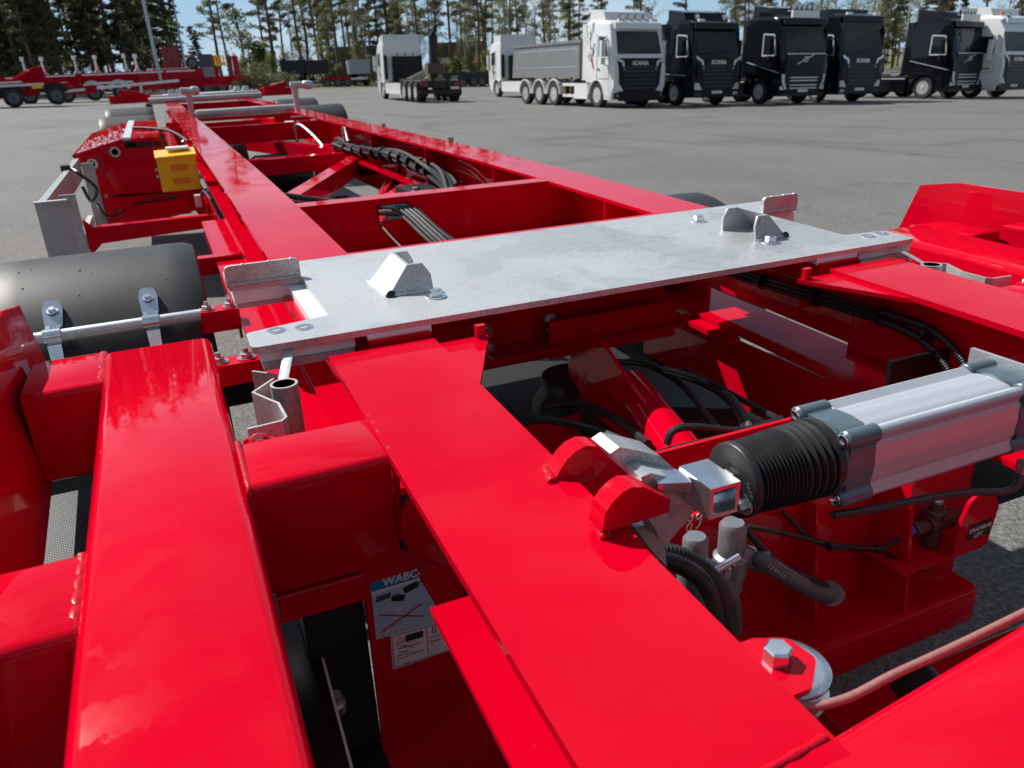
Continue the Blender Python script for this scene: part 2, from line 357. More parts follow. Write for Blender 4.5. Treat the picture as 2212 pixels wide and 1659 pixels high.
# ---- frame rails
def rail(side):
    xo = (lambda a, b_: (a, b_)) if side < 0 else (lambda a, b_: (1.76-b_, 1.76-a))
    for (y0, y1, n) in ((.30, 1.330, 6), (1.885, 15.7, 26)):
        a, b_ = xo(.205, .402); f = along('frame_rail', a, b_, y0, y1, -.03, .012, R, T, .0025, n)
        wa, wb = xo(.299, .310)
        along('rail_web', wa, wb, y0+.005, y1-.005, -.0423, .19 if y0 < 1 else .43, R, f, 0, n)
        if side < 0:
            if y0 > 1: along('lower_flange', .205, .402, 1.10, 15.6, -.187, .012, R, f, .002, 24)
            else: along('lower_flange', .203, .298, .10, .785, -.172, .010, R, f, .002, 5)
        else: along('lower_flange', 1.345, 1.53, (.62 if y0 < 1 else 2.1), (2.099 if y0 < 1 else 15.6), -.272, .012, R, f, .002, 8)
    a, b_ = xo(.215, .40); along('rail_seat', a, b_, 1.331, 1.884, -.066, .012, R, T, .002, 3)
    a, b_ = xo(.299, .310); along('rail_web', a, b_, 1.331, 1.884, -.0785, .15, R, T, 0, 3)
rail(-1); rail(1)
along('outer_ledge', .115, .214, 1.10, 3.72, -.203, .010, R, T, .002, 8)
along('ledge_lip', .107, .1145, 2.2, 3.72, -.203, .06, R, T, .001, 5)
along('outer_web', .180, .186, 1.10, 15.0, -.214, .22, R, T, 0, 14)
# stiffeners on the rail webs
for y in (2.35, 3.35, 4.35, 5.6, 7.6, 10.4, 12.8):
    for x0, x1 in ((1.352, 1.449), (.312, .398)):
        prism('stiffener', [(x0, y, zr(y)-.044), (x1, y, zr(y)-.044), (x1, y, zr(y)-.26), (x0 if x0 > 1 else x1-.03, y, zr(y)-.26 if x0 > 1 else zr(y)-.26)][:4], (0, .008, 0), R, T, .0008)
    prism('stiffener', [(.209, y+.05, zr(y)-.044), (.298, y+.05, zr(y)-.044), (.298, y+.05, zr(y)-.18), (.25, y+.05, zr(y)-.18)], (0, .008, 0), R, T, .0008)

# ---- galvanised plate
def zp(y): return -.4447+(y-1.36)*.0245
def rounded(pts, rs, k=4):
    res = []; n = len(pts)
    for i in range(n):
        p = Vector(pts[i]); a = (Vector(pts[i-1])-p).normalized(); c = (Vector(pts[(i+1) % n])-p).normalized(); r = rs[i] if isinstance(rs, (list, tuple)) else rs
        if r <= 0: res.append(tuple(p)); continue
        h = a.angle(c)/2; d = r/math.tan(h); q0 = p+a*d; q1 = p+c*d
        for j in range(k+1):
            t = j/k; res.append(tuple(q0*(1-t)**2+p*2*t*(1-t)+q1*t*t))
    return res
pl2 = [(.08, 1.355), (1.65, 1.355), (1.65, 1.452), (1.532, 1.466), (1.532, 1.775), (1.65, 1.775), (1.65, 1.915), (.08, 1.915), (.08, 1.775), (.238, 1.775), (.238, 1.472), (.08, 1.440)]
pl2 = rounded([(x, y, 0) for x, y in pl2], [.014, .014, .012, .014, .012, .01, .014, .014, .01, .012, .016, .014])
plate = prism('galvanised_plate', [(x, y, zp(y)) for x, y, _ in pl2], (0, 0, -.0125), 'galvanised', T, .0012)
for x0, x1 in ((.077, .237), (1.533, 1.655)):
    y = 1.770; z0 = zp(y)-.004; z1 = zp(y)+.0445
    poly = rounded([(x0, y, z0), (x1, y, z0), (x1, y, z1), (x0, y, z1)], [.004, .004, .013, .013])
    prism('stop_tab', poly, (0, .010, 0), 'galvanised_dull', plate, .0015)
    bm = BM(); pts = [(x0+.006+(x1-x0-.012)*i/26, y-.001-random.random()*.0012, z0+.0065+random.random()*.0012) for i in range(27)]
    a_tube(bm, pts, .004, 7, [.0035+random.random()*.0014 for _ in pts]); finish(bm, 'weld_bead', 'galvanised_dull', plate, ang=70)
    for k in (.25, .6, .9): turn('zinc_drip', (x0+(x1-x0)*k, y+.005, z1-.001), (0, 0, 1), [(0, .004), (.002, .003), (.003, .001)], 'galvanised', plate, 8)
def guide(mx):
    f = (lambda x: x) if not mx else (lambda x: 1.772-x)
    bm = BM(); B = lambda x, y, h: (f(x), y, zp(y)+h)
    s = -1 if mx else 1
    a_prism(bm, [B(.371, 1.525, -.001), B(.468, 1.523, -.001), B(.467, 1.531, .034), B(.453, 1.540, .057), B(.420, 1.540, .057)], (0, .0065, 0))
    a_prism(bm, [B(.3705, 1.5265, -.001), B(.4195, 1.5415, .0565), B(.4195, 1.652, .0565), B(.3645, 1.661, -.001)], (s*.0065, 0, 0))
    a_prism(bm, [B(.366, 1.655, -.001), B(.468, 1.655, -.001), B(.467, 1.655, .034), B(.455, 1.653, .057), B(.420, 1.653, .057)], (0, .0065, 0))
    bev(bm, .0018, 2); finish(bm, 'cone_guide', 'galvanised', plate)
    bm = BM()
    for a, b_ in (((.370, 1.524), (.466, 1.522)), ((.369, 1.526), (.363, 1.662))):
        pts = [(f(a[0]+(b_[0]-a[0])*i/20), a[1]+(b_[1]-a[1])*i/20, zp(1.6)+.0005) for i in range(21)]
        a_tube(bm, pts, .004, 6, [.0035+random.random()*.0014 for _ in pts])
    finish(bm, 'weld_bead', 'galvanised', plate, ang=70)
    turn('drain_hole', B(.377, 1.5215, .004), (0, -1, .4), [(0, .010), (.0012, .010)], 'print_black', plate, 16)
guide(False); guide(True)
for px, py in ((942, 641), (1664, 524), (1509, 478)):
    p = U(px, py); hexbolt('bolt', (p[0], p[1], zp(p[1])), (0, 0, 1), .0235, .0135, 'zinc', plate)
for px, py in ((596, 714), (656, 707), (1875, 510), (1903, 504)):
    p = U(px, py); c = (p[0], p[1], zp(p[1])+.0002)
    s_ = turn('countersunk_screw', c, (0, 0, 1), [(-.003, .0172), (.0006, .0172), (.001, .0160), (.001, .0075), (-.001, .0070), (-.001, .0003)], 'zinc', plate, 24)
    turn('socket', (c[0], c[1], c[2]-.0008), (0, 0, 1), [(0, .0068), (.0007, .0068)], 'print_black', s_, 6)
    turn('countersink_rim', (c[0], c[1], c[2]-.0006), (0, 0, 1), [(0, .0200), (.0008, .0195), (.0009, .0172)], 'galvanised_dull', s_, 28)
# ---- nylon slide pads and their holders
def pad(x0, x1, y0, y1, t, th, mat='nylon', nm='slide_pad'):
    ym = (y0+y1)/2
    box(nm, x0, x1, y0, y1, zp(ym)-.0127-t-th, zp(ym)-.0127-t, mat, T, .002)
for m_ in (lambda a, b_: (a, b_), lambda a, b_: (1.745-b_, 1.745-a)):
    a, b_ = m_(.206, .268); pad(a, b_, 1.448, 1.772, 0, .024)
    a, b_ = m_(.088, .262); pad(a, b_, 1.781, 1.905, 0, .032); pad(a+.004, b_-.004, 1.784, 1.90, .0325, .012, 'galvanised_dull', 'pad_holder')
    a, b_ = m_(.093, .262); pad(a, b_, 1.368, 1.437, 0, .022); pad(a+.003, b_-.003, 1.362, 1.44, .0225, .014, 'galvanised_dull', 'pad_holder')
    a, b_ = m_(.283, .405); pad(a, b_, 1.352, 1.43, 0, .012)
    a, b_ = m_(.19, .205); box('pad_stop', a, b_, 1.50, 1.76, zp(1.6)-.048, zp(1.6)-.030, R, T, .002)
    a, b_ = m_(.283, .40); box('pad_support', a, b_, 1.345, 1.885, zp(1.6)-.068, zp(1.6)-.0262, R, T, .002)
# ---- receiver strap, pipe and folded bracket under the plate corner (both sides)
def receiver(f):
    B = lambda px, py, z: (lambda p: (f(p[0]), p[1], p[2]))(Uz(px, py, z))
    rc = Uz(613, 828, -.487); x = f(rc[0]); ry = rc[1]
    prism('strap', [(f(.137), 1.358, zp(1.36)-.013), (f(.152), 1.358, zp(1.36)-.013), (f(rc[0]+.010), ry+.018, -.488), (f(rc[0]-.004), ry+.018, -.488)], (0, .010, .002), 'galvanised', plate, .0015)
    turn('socket_pipe', (x, ry, -.487), (0, 0, -1), [(0, .0185), (.0, .0230), (.100, .0230), (.100, .0185), (0, .0185)], 'galvanised_dull', T, 28)
    for path, h in ((((545, 801), (583, 806), (596, 809)), .070), (((591, 817), (546, 847), (583, 863), (601, 870), (610, 886), (618, 900), (609, 908), (534, 926)), .080)):
        P = [Vector(B(px, py, -.492)) for px, py in path]; bm = BM(); rows = []
        for i, p in enumerate(P):
            d = (P[min(i+1, len(P)-1)]-P[max(i-1, 0)]).normalized(); s = Vector((-d.y, d.x, 0))*.0022
            rows.append([bm.verts.new(c) for c in (p-s, p+s, p+s-Vector((0, 0, h)), p-s-Vector((0, 0, h)))])
        for A, C in zip(rows, rows[1:]):
            for k in range(4): bm.faces.new((A[k], A[(k+1) % 4], C[(k+1) % 4], C[k]))
        bm.faces.new(rows[0]); bm.faces.new(rows[-1]); bev(bm, .0012, 2); finish(bm, 'folded_bracket', 'galvanised', T)
    prism('bracket_lug', rounded([(f(.030), 1.082, -.56), (f(.085), 1.082, -.56), (f(.085), 1.082, -.497), (f(.030), 1.082, -.488)], [0, 0, .02, .008]), (0, .006, 0), R, T, .0012)
    hexbolt('bolt', (f(.052), 1.0815, -.499), (0, -1, 0), .018, .005, 'steel', T)
receiver(lambda x: x); receiver(MIR)

# ---- side tubes and cross tubes at the front
def rbox(name, x0, x1, y0, y1, z0, z1, r, mat=R, parent=T, axis='y', seg=4, slope=0):
    bm = BM(); a_box(bm, x0, x1, y0, y1, z0, z1)
    ax = {'x': 0, 'y': 1, 'z': 2}[axis]
    es = [e for e in bm.edges if abs((e.verts[0].co-e.verts[1].co)[ax]) > 1e-6]
    bev(bm, r, seg, es)
    for v in bm.verts:
        if slope: v.co.z += (v.co.y-1.54)*slope
    bm.normal_update()
    es = [e for e in bm.edges if len(e.link_faces) == 2 and e.calc_face_angle(0) > 1.0]
    bev(bm, .004, 2, es)
    return finish(bm, name, mat, parent)
SLP = .0335
tz = zr(1.54)-.03
for f in (1, 0):
    a, b_ = (-.166, .021) if f else (1.721, 1.908)
    rbox('side_tube', a, b_, -.25, 1.545, tz-.185, tz, .017, slope=SLP)
def weld(pts, r=.006, n=None, mat='weld', jit=.35):
    P = [Vector(p) for p in pts]; L = sum((b_-a).length for a, b_ in zip(P, P[1:])); n = n or max(6, int(L/.0050)); Q = []
    acc = 0; segs = [(a, b_, (b_-a).length) for a, b_ in zip(P, P[1:])]
    for i in range(n+1):
        s = L*i/n
        for a, b_, l in segs:
            if s <= l+1e-9: Q.append(a.lerp(b_, min(1, s/l))); break
            s -= l
    Q = [q+Vector((0, 0, -r*.25)) for q in Q]
    bm = BM(); rad = [r*(.92+.07*math.sin(i*1.1+random.uniform(-.5, .5))+random.uniform(-jit, jit)*.16) for i in range(len(Q))]
    Q = [q+Vector((random.uniform(-1, 1), random.uniform(-1, 1), random.uniform(-1, 1)))*r*.05 for q in Q]
    a_tube(bm, Q, r, 9, rad); return finish(bm, 'weld_bead', mat, T, ang=80)
# cross tube between side tube and rail
for f in (lambda x: x, lambda x: 1.742-x):
    a, b_ = sorted((f(.0205), f(.2065)))
    rbox('cross_tube', a, b_, .930, 1.076, -.660, -.488, .013, axis='x')
    for x in (f(.2105), f(.0225)): weld([(x, .934, -.62), (x, .928, -.51), (x, .936, -.490), (x, 1.07, -.486)], .005)
    box('tube_foot', min(f(.03), f(.15)), max(f(.03), f(.15)), .926, 1.0, -.700, -.6605, R, T, .006)
    # outer guide plate with its two short tubes
    a, b_ = sorted((f(-.1665), f(-.288)))
    for y0, y1, zt in ((1.405, 1.592, -.4790), (.742, .900, -.503)):
        rbox('guide_tube', a, b_, y0, y1, zt-.165, zt, .013, axis='x')
        x = f(-.1690); weld([(x, y0+.006, zt-.13), (x, y0+.004, zt-.018), (x, y0+.014, zt-.006), (x, y1-.006, zt-.0055)], .0098)
    gp = [(f(-.288), 1.655, -.640), (f(-.288), 1.735, -.535), (f(-.30), 1.690, -.395), (f(-.305), 1.57, -.375), (f(-.315), 1.30, -.380), (f(-.34), .35, -.44), (f(-.34), .30, -.60), (f(-.288), .70, -.72), (f(-.288), 1.25, -.70)]
    prism('guide_plate', gp, ((-.010 if f(0) == 0 else .010), 0, 0), R, T, .003)
    x0, x1 = sorted((f(-.18), f(-.29)))
    if f(0) > 1: rbox('guide_gusset', x0, x1, 1.20, 1.33, -.455, -.440, .004, axis='x')

# ---- front cross tube, pulley, rope
d = Vector((.269, .025, 0)).normalized(); nrm = Vector((-d.y, d.x, 0)); p0 = Vector((.396, .338, -.507))-d*.36; p1 = p0+d*1.62
bm = BM(); a_prism(bm, [p0, p0-nrm*.16, p0-nrm*.16-Vector((0, 0, .17)), p0-Vector((0, 0, .17))], p1-p0)
bev(bm, .016, 4, [e for e in bm.edges if (e.verts[0].co-e.verts[1].co).length > 1]); finish(bm, 'front_tube', R, T)
weld([p0+d*.12+Vector((0, -.001, .0005)), p0+d*.36+Vector((.001, -.003, .0005))], .0045)
c = Vector((.444, .430, -.534))
pul = turn('pulley', c, (0, 0, 1), [(-.026, .0395), (-.021, .040), (-.015, .030), (-.009, .030), (-.003, .040), (.001, .040), (.002, .038), (.002, .030), (.0015, .012)], 'zinc', T, 44)
prism('pulley_guard', rounded([(.395, .468, -.5315), (.395, .394, -.5315), (.440, .394, -.5315), (.470, .420, -.5315), (.466, .452, -.5315), (.436, .468, -.5315)], .012), (0, 0, .006), R, T, .0012)
hexbolt('bolt', (.436, .434, -.5253), (0, 0, 1), .0235, .0155, 'zinc', pul, washer=False)
rope = [Vector(U(1650, 1505, -.066)), Vector(U(1736, 1527, -.066)), Vector(U(1830, 1508, -.064)), Vector(U(1931, 1457, -.06)), Vector(U(2080, 1388, -.06)), Vector(U(2300, 1280, -.058))]
tube('rope', rope, .0042, 'rope_pink', T, 12)

# ---- lock: ears, hook, fork, bellows, air cylinder
for y0, px in ((.640, [(1300, 1150), (1308, 1108), (1325, 1083), (1345, 1064), (1363, 1053), (1391, 1052), (1448, 1079), (1446, 1106), (1400, 1122)]),
               (.775, [(1198, 1040), (1210, 1015), (1225, 993), (1243, 975), (1266, 963), (1290, 964), (1330, 975), (1352, 1000), (1350, 1020)])):
    poly = [Uy(x, y, y0) for x, y in px]; prism('lock_ear', poly, (0, .030, 0), R, T, .0025, 2)
for y in (.642, .777): weld([(.372, y-.004, zr(y)-.029), (.378, y+.028, zr(y)-.028), (.384, y+.034, zr(y)-.03)], .008)
hy = .668
hk = [(1385, 1031), (1406, 1022), (1499, 1041), (1503, 1052), (1499, 1106), (1452, 1162), (1440, 1180), (1425, 1165), (1400, 1100)]
prism('lock_hook', [Uy(x, y, hy) for x, y in hk], (0, .034, 0), 'galvanised', T, .005, 3)
h2 = [(1318, 980), (1338, 966), (1372, 972), (1426, 985), (1456, 1013), (1470, 1036), (1400, 1030), (1356, 1022)]
prism('hook_nose', [Uy(x, y, .703) for x, y in h2], (0, .045, 0), 'galvanised', T, .006, 3)
q = Uy(1456, 1103, hy-.0004); turn('pivot_pin', q, (0, -1, 0), [(-.02, .0085), (.0004, .0085), (.001, .0078)], 'galvanised_dull', T, 22)
prism('hook_tail', [Uy(x, y, .70) for x, y in ((1372, 1140), (1400, 1132), (1425, 1148), (1437, 1180), (1440, 1225), (1400, 1180))], (0, .03, 0), 'galvanised', T, .003)
beam('lock_bar', (.404, .712, -.515), (.46, .706, -.510), .03, .03, 'galvanised', T, .004)
CY, CZ = .650, -.474
# fork: open square section
fx0, fx1 = .493, .534; bm = BM()
for (a, b_, c_, d_) in ((fx0, fx1, CZ+.015, CZ+.020), (fx0, fx1, CZ-.020, CZ-.015), (fx0, fx0+.005, CZ-.015, CZ+.015), (fx1-.005, fx1, CZ-.015, CZ+.015)): a_box(bm, a, b_, CY-.033, CY+.028, c_, d_)
bev(bm, .0015, 2); fork = finish(bm, 'fork', 'zinc', T)
beam('fork_tongue', (.455, CY+.022, CZ+.012), (.4925, CY+.01, CZ+.010), .03, .012, 'zinc', fork, .002)
bm = BM(); prof = []
for i in range(24): prof += [(.028*i/24, .0085), (.028*(i+.5)/24, .0075)]
a_ring(bm, (.505, CY-.004, CZ), (1, 0, 0), prof, 16); finish(bm, 'threaded_rod', 'steel', fork)
hexbolt('nut', (fx1+.0005, CY, CZ), (1, 0, 0), .026, .012, 'steel', T, washer=False)
# bellows
bx = fx1+.013; ax = (1, 0, -.0); prof = [(0, .010), (.001, .0445), (.003, .0465), (.011, .0465), (.013, .042)]
k = .016
for i in range(15):
    r0 = .0425+.0050*i/15; w_ = .0054 if i < 11 else .0112
    prof += [(k, r0-.0050), (k+w_*.42, r0+.0026), (k+w_*.58, r0+.0026), (k+w_, r0-.0050)]; k += w_
prof += [(k+.002, .050), (k+.010, .051), (k+.012, .048), (k+.016, .048)]
bel = turn('bellows', (bx, CY, CZ), ax, prof, 'rubber', T, 44, ang=50); bend = bx+k+.014
hexbolt('bolt', (bx-.0005, CY-.030, CZ-.016), (-1, 0, 0), .014, .010, 'steel', bel)
lettering('lettering', 'PATENT', (bx-.0008, CY-.028, CZ+.012), (0, -.6, -1), (0, -1, .6), .008, 'hose_grey', bel, ext=.0002)
# caps with four bosses, extruded body
H_ = .040
def section(r0, hw, n=160):                       # barrel with a tie-rod lobe at each corner
    res = []
    for i in range(n):
        t = 2*math.pi*i/n; c, s_ = math.cos(t), math.sin(t); r = r0
        for qy, qz in ((1, 1), (1, -1), (-1, 1), (-1, -1)):
            ux, uz = qy*.70711, qz*.70711; al = c*ux+s_*uz; pe = abs(-c*uz+s_*ux)
            if al > 0:
                L = H_*1.41421; b_ = L*al; disc = b_*b_-(L*L-hw*hw)
                e = b_+math.sqrt(disc) if disc > 0 else 0
                if pe > 1e-6 and hw/pe*al < L: e = max(e, 0)
                r = max(r, e)
                d_ = abs(math.atan2(pe, al)); r = max(r, r0+.0045*math.exp(-(d_/.42)**4))
        res.append((r*c, r*s_))
    sm = [(sum(res[(i+k) % n][0] for k in (-1, 0, 1))/3, sum(res[(i+k) % n][1] for k in (-1, 0, 1))/3) for i in range(n)]
    return sm
def extr(name, x0, x1, r0, hw, mat, b_=.001):
    bm = BM(); a_prism(bm, [(x0, CY+y, CZ+z) for y, z in section(r0, hw)], (x1-x0, 0, 0))
    if b_: bev(bm, b_, 2, [e for e in bm.edges if abs(e.verts[0].co.x-e.verts[1].co.x) < 1e-7])
    return finish(bm, name, mat, T, ang=32)
def cap(x0, x1, nm, screws):
    o = extr(nm, x0+.006, x1, .0482, .0108, 'cap_blue', .0015)
    turn('cap_collar', (x0-.001, CY, CZ), (1, 0, 0), [(0, .046), (.002, .049), (.0068, .0495)], 'cap_blue', o, 40)
    for sy in (-1, 1):
        for sz in (-1, 1):
            turn('screw_boss', (x0+.002, CY+sy*H_, CZ+sz*H_), (1, 0, 0), [(-.004, .0098), (-.002, .0116), (x1-x0-.001, .0116), (x1-x0+.0005, .010)], 'cap_blue', o, 20)
            if screws:
                turn('cap_screw', (x0-.0022, CY+sy*H_, CZ+sz*H_), (-1, 0, 0), [(0, .0082), (.002, .0080), (.0024, .0074), (.0024, .0045), (-.002, .0042)], 'chrome', o, 18)
                turn('socket', (x0-.0005, CY+sy*H_, CZ+sz*H_), (-1, 0, 0), [(0, .0042), (.0006, .0042)], 'dark_grey', o, 6)
    return o
c1 = cap(bend-.002, bend+.044, 'front_cap', True)
bx0 = bend+.0445; bx1 = Uy(2150, 880, CY)[0]-.02
bdy = extr('cylinder_body', bx0, bx1, .0468, .0088, 'alu_cyl', 0)
c2 = cap(bx1+.0005, bx1+.05, 'rear_cap', False)
box('mount_plate', bx1+.051, bx1+.058, CY-.06, CY+.075, CZ-.05, CZ+.056, 'galvanised', T, .003)
turn('air_fitting', (bx1+.02, CY-.055, CZ-.062), (0, 0, -1), [(0, .009), (.012, .009), (.014, .006), (.02, .006)], 'zinc', T, 14)
air = [(bx1+.02, CY-.055, CZ-.08), (bx1-.005, CY-.06, CZ-.098), (bx1-.10, CY-.05, CZ-.082), (bx0-.0, CY-.045, CZ-.066), (bx0-.05, CY-.04, CZ-.062)]
tube('air_hose', air, .0055, 'plastic_black', T, 10)

# ---- members under and behind the cylinder
def chan(name, x0, x1, y, z, h, w_, parent=T, t=.007):
    bm = BM(); a_box(bm, x0, x1, y, y+t, z-h, z); a_box(bm, x0, x1, y+t, y+w_, z-t, z); a_box(bm, x0, x1, y+t, y+w_, z-h, z-h+t)
    bev(bm, .0015, 2); return finish(bm, name, R, parent)
cb = box('cross_wall', .312, 1.449, .95, .958, -.74, -.602, R, T, .0015)
# deep wall panel with numbers, step, drawbar parts
wp = prism('wall_panel', [(.55, .86, -.68), (1.30, .86, -.62), (1.30, .86, -1.02), (.74, .86, -1.02), (.55, .86, -.80)], (0, .008, 0), R, T, .001)
prism('wall_rib', [(1.05, .80, -.62), (1.05, .859, -.62), (1.05, .859, -.93), (1.05, .765, -.93)], (.008, 0, 0), R, T, .001)
prism('wall_rib', [(.88, .83, -.70), (.88, .859, -.70), (.88, .859, -.93), (.88, .80, -.93)], (.006, 0, 0), R, T, .001)
rbox('step_beam', .60, 1.255, .772, .866, -1.035, -.950, .012, axis='x')
rbox('step_beam', .42, .80, .78, .86, -1.00, -.93, .01, axis='x')
rbox('draw_tube', .86, 1.40, .60, .75, -1.16, -1.05, .02, axis='x')
q = Uz(1885, 1405, -1.02); turn('draw_pin', (q[0], .62, -1.05), (-.3, -1, 0), [(-.10, .045), (0, .045), (.002, .032), (.018, .032), (.02, .024), (.03, .024), (.031, .01)], 'chassis', T, 24)
def chalk(chars, o, s, th):
    bm = BM()
    for pts in chars:
        P = smooth_path([(o[0]+x*s, .8593, o[2]+y*s) for x, y in pts], 6); a_tube(bm, P, th, 6)
    finish(bm, 'chalk_number', 'chalk', wp)
q = Uy(1478, 1150, .86)
chalk([[(.9, 1.75), (.45, 1.9), (.25, 1.55), (.55, 1.15), (.85, .6), (.6, .05), (.25, .2), (.3, .65), (.75, 1.2), (.95, 1.65)],
       [(1.65, 1.75), (1.35, 1.55), (1.5, 1.15), (1.85, 1.35), (2.0, 1.8), (1.98, 1.2), (1.75, .35), (1.35, .1)]], q, .0155, .0011)
# tag bracket with valve
tgx = 1.127
tag_pl = [(1.130, .752, -.836), (1.215, .752, -.832), (1.225, .752, -.755), (1.205, .752, -.722), (1.172, .752, -.712), (1.148, .752, -.728), (1.134, .752, -.770)]
tp = prism('tag_plate', rounded(tag_pl, [.004, .012, .01, .02, .02, .01, .0]), (0, .007, 0), R, T, .0015)
box('tag_shelf', 1.02, 1.215, .759, .859, -.842, -.836, R, T, .001)
box('name_plate', 1.158, 1.212, .7502, .7515, -.806, -.776, 'print_black', tp, .0005)
lettering('lettering', 'DRAWBAR', (1.185, .7500, -.7905), (1, 0, .03), (0, 0, 1), .0112, 'print_white', tp, ext=.0002, bold=.0003, align='CENTER')
lettering('lettering', 'LIFT', (1.183, .7500, -.8035), (1, 0, .03), (0, 0, 1), .0112, 'print_white', tp, ext=.0002, bold=.0003, align='CENTER')
vx = Uy(2015, 1140, .80)
bm = BM(); a_ring(bm, (vx[0], .80, -.835), (0, 0, 1), [(0, .016), (.07, .016), (.072, .012), (.085, .012)], 18); a_ring(bm, (vx[0]-.05, .80, -.79), (1, 0, 0), [(0, .012), (.03, .012), (.031, .018), (.09, .018), (.091, .011), (.11, .011)], 16)
a_ring(bm, (vx[0]+.02, .83, -.79), (0, -1, 0), [(0, .02), (.03, .02)], 16); valve = finish(bm, 'valve', 'bronze_dark', T)
turn('valve_cap', (vx[0], .80, -.749), (0, 0, 1), [(0, .010), (.006, .010), (.008, .006)], 'steel', valve, 14)
turn('push_fitting', (vx[0]-.051, .80, -.79), (-1, 0, 0), [(0, .009), (.012, .009), (.014, .007)], 'blue', valve, 16)
Q4 = lambda x, y: (1106+x/2, 829.5+y/2)
Q2 = lambda x, y: (1106+x/2, y/2)
a0 = (vx[0]-.062, .80, -.79)
tube('air_line', [a0, Uy(*Q4(1650, 680), .80), Uy(*Q4(1580, 708), .80), Uy(*Q4(1390, 694), .81), Uy(*Q4(1200, 650), .82), Uy(*Q4(1020, 615), .83)], .0042, 'plastic_black', T, 8)
tube('air_line', [Uy(*Q4(1835, 745), .80), Uy(*Q4(1800, 790), .80), Uy(*Q4(1730, 792), .80), Uy(*Q4(1640, 745), .80), Uy(*Q4(1570, 716), .805), Uy(*Q4(1390, 705), .81), Uy(*Q4(1280, 660), .83), Uy(*Q4(1170, 550), .845)], .0042, 'plastic_black', T, 8)
for x, y in ((1375, 700), (1575, 712)): q = Uy(*Q4(x, y), .806); turn('cable_tie', (q[0]-.004, q[1], q[2]), (1, 0, 0), [(0, .0085), (.006, .0085)], 'print_black', T, 10)
# hose couplings and hoses
def coupling(c, d, s):
    c = Vector(c); d = Vector(d).normalized(); bm = BM(); a_ring(bm, c, (0, 0, -1), [(-.035*s, .016*s), (-.028*s, .021*s), (.02*s, .021*s), (.025*s, .027*s), (.055*s, .027*s), (.06*s, .022*s), (.085*s, .022*s)], 18)
    a_ring(bm, c+Vector((0, 0, -.02*s)), d, [(0, .019*s), (.045*s, .017*s), (.046*s, .020*s), (.058*s, .020*s)], 14)
    return finish(bm, 'hose_coupling', 'coupling_grey', T)
k1 = Vector(Uy(*Q4(950, 680), .80)); coupling(k1, (1, -.25, -.45), 1.0)
k2 = Vector(Uy(*Q4(790, 735), .78)); coupling(k2, (.9, -.3, -.5), .9)
h1 = [k1+Vector((.05, -.012, -.042)), Uy(*Q4(1080, 765), .77), Uy(*Q4(1180, 830), .765), Uy(*Q4(1300, 895), .77), Uy(*Q4(1385, 925), .80)]
tube('brake_hose', h1, .0135, 'hose_grey', T, 16)
for i, ch in enumerate('SEMPERIT'):
    q = Uy(*Q4(1102+i*13, 790+i*9), .752); lettering('lettering', ch, q, (1, 0, -.72), (.5, -.3, .8), .0085, 'print_white', T, ext=.0001)
corrugated('conduit', [Uy(*Q4(985, 590), .81), Uy(*Q4(1060, 690), .79), Uy(*Q4(1160, 785), .785), Uy(*Q4(1290, 845), .79), Uy(*Q4(1385, 880), .81)], .0065, 'plastic_black', T, .004)
turn('hose_clip', Uy(*Q4(1375, 905), .788), (.8, .3, -.5), [(0, .021), (.012, .021)], 'steel', T, 14)
corrugated('conduit', [Uy(*Q4(640, 720), .74), Uy(*Q4(740, 745), .73), Uy(*Q4(850, 820), .72), Uy(*Q4(905, 930), .715), Uy(*Q4(925, 1060), .72)], .0125, 'plastic_black', T)
corrugated('conduit', [Uy(*Q4(640, 760), .72), Uy(*Q4(740, 790), .71), Uy(*Q4(830, 860), .70), Uy(*Q4(870, 960), .70), Uy(*Q4(880, 1070), .71)], .0125, 'plastic_black', T)
tube('brake_hose', [Uy(*Q4(880, 800), .78), Uy(*Q4(930, 880), .75), Uy(*Q4(955, 960), .745), Uy(*Q4(960, 1060), .75)], .012, 'hose_grey', T, 14)
turn('zinc_tube', Uy(*Q4(870, 810), .76), (1, -.1, .35), [(0, .006), (.045, .006)], 'zinc', T, 12)
# flap behind the cylinder's right end
prism('mud_flap', [(1.28, 1.06, -.60), (1.95, 1.06, -.60), (1.95, 1.06, -1.06), (1.28, 1.06, -1.06)], (0, .01, 0), 'black_trim', T, .001)

# ---- sticker panel below the cross tube
PY = .936
pa = [Uy(780, 1216, PY), Uy(880, 1189, PY), Uy(1085, 1545, PY), Uy(1110, 1700, PY), Uy(845, 1760, PY)]
sp = prism('sticker_panel', pa, (0, .008, 0), R, T, .0012)
zlo = Uy(845, 1760, PY)[2]
prism('side_panel', [(Uy(884, 1189, PY)[0], PY+.004, -.65), (.299, 1.10, -.65), (.299, 1.10, -1.1), (Uy(1110, 1700, PY)[0], PY+.01, -1.1)], (.006, 0, 0), R, T, .001)
sk = [(800, 1260), (897, 1231), (1012, 1432), (960, 1342), (813, 1382)]
e_ = PY-.0006
A = Vector(Uy(800, 1260, e_)); Bq = Vector(Uy(896, 1231, e_)); Cc = Vector(Uy(813, 1382, e_)); Dq = Vector(Uy(955, 1341, e_)); 
stk = prism('warning_sticker', [A, Bq, Vector(Uy(958, 1338, e_)), Cc], (0, .0005, 0), 'print_lightblue', sp, 0)
e2 = PY-.0009; X_, Z_ = (1, 0, 0), (0, 0, 1)
prism('printed_band', [Uy(800, 1260, e2), Uy(896, 1231, e2), Uy(905, 1248, e2), Uy(803, 1279, e2)], (0, .0002, 0), 'print_blue', stk, 0)
prism('printed_band', [Uy(803, 1279.5, e2), Uy(905.3, 1248.5, e2), Uy(908, 1253, e2), Uy(804, 1285, e2)], (0, .0002, 0), 'print_white', stk, 0)
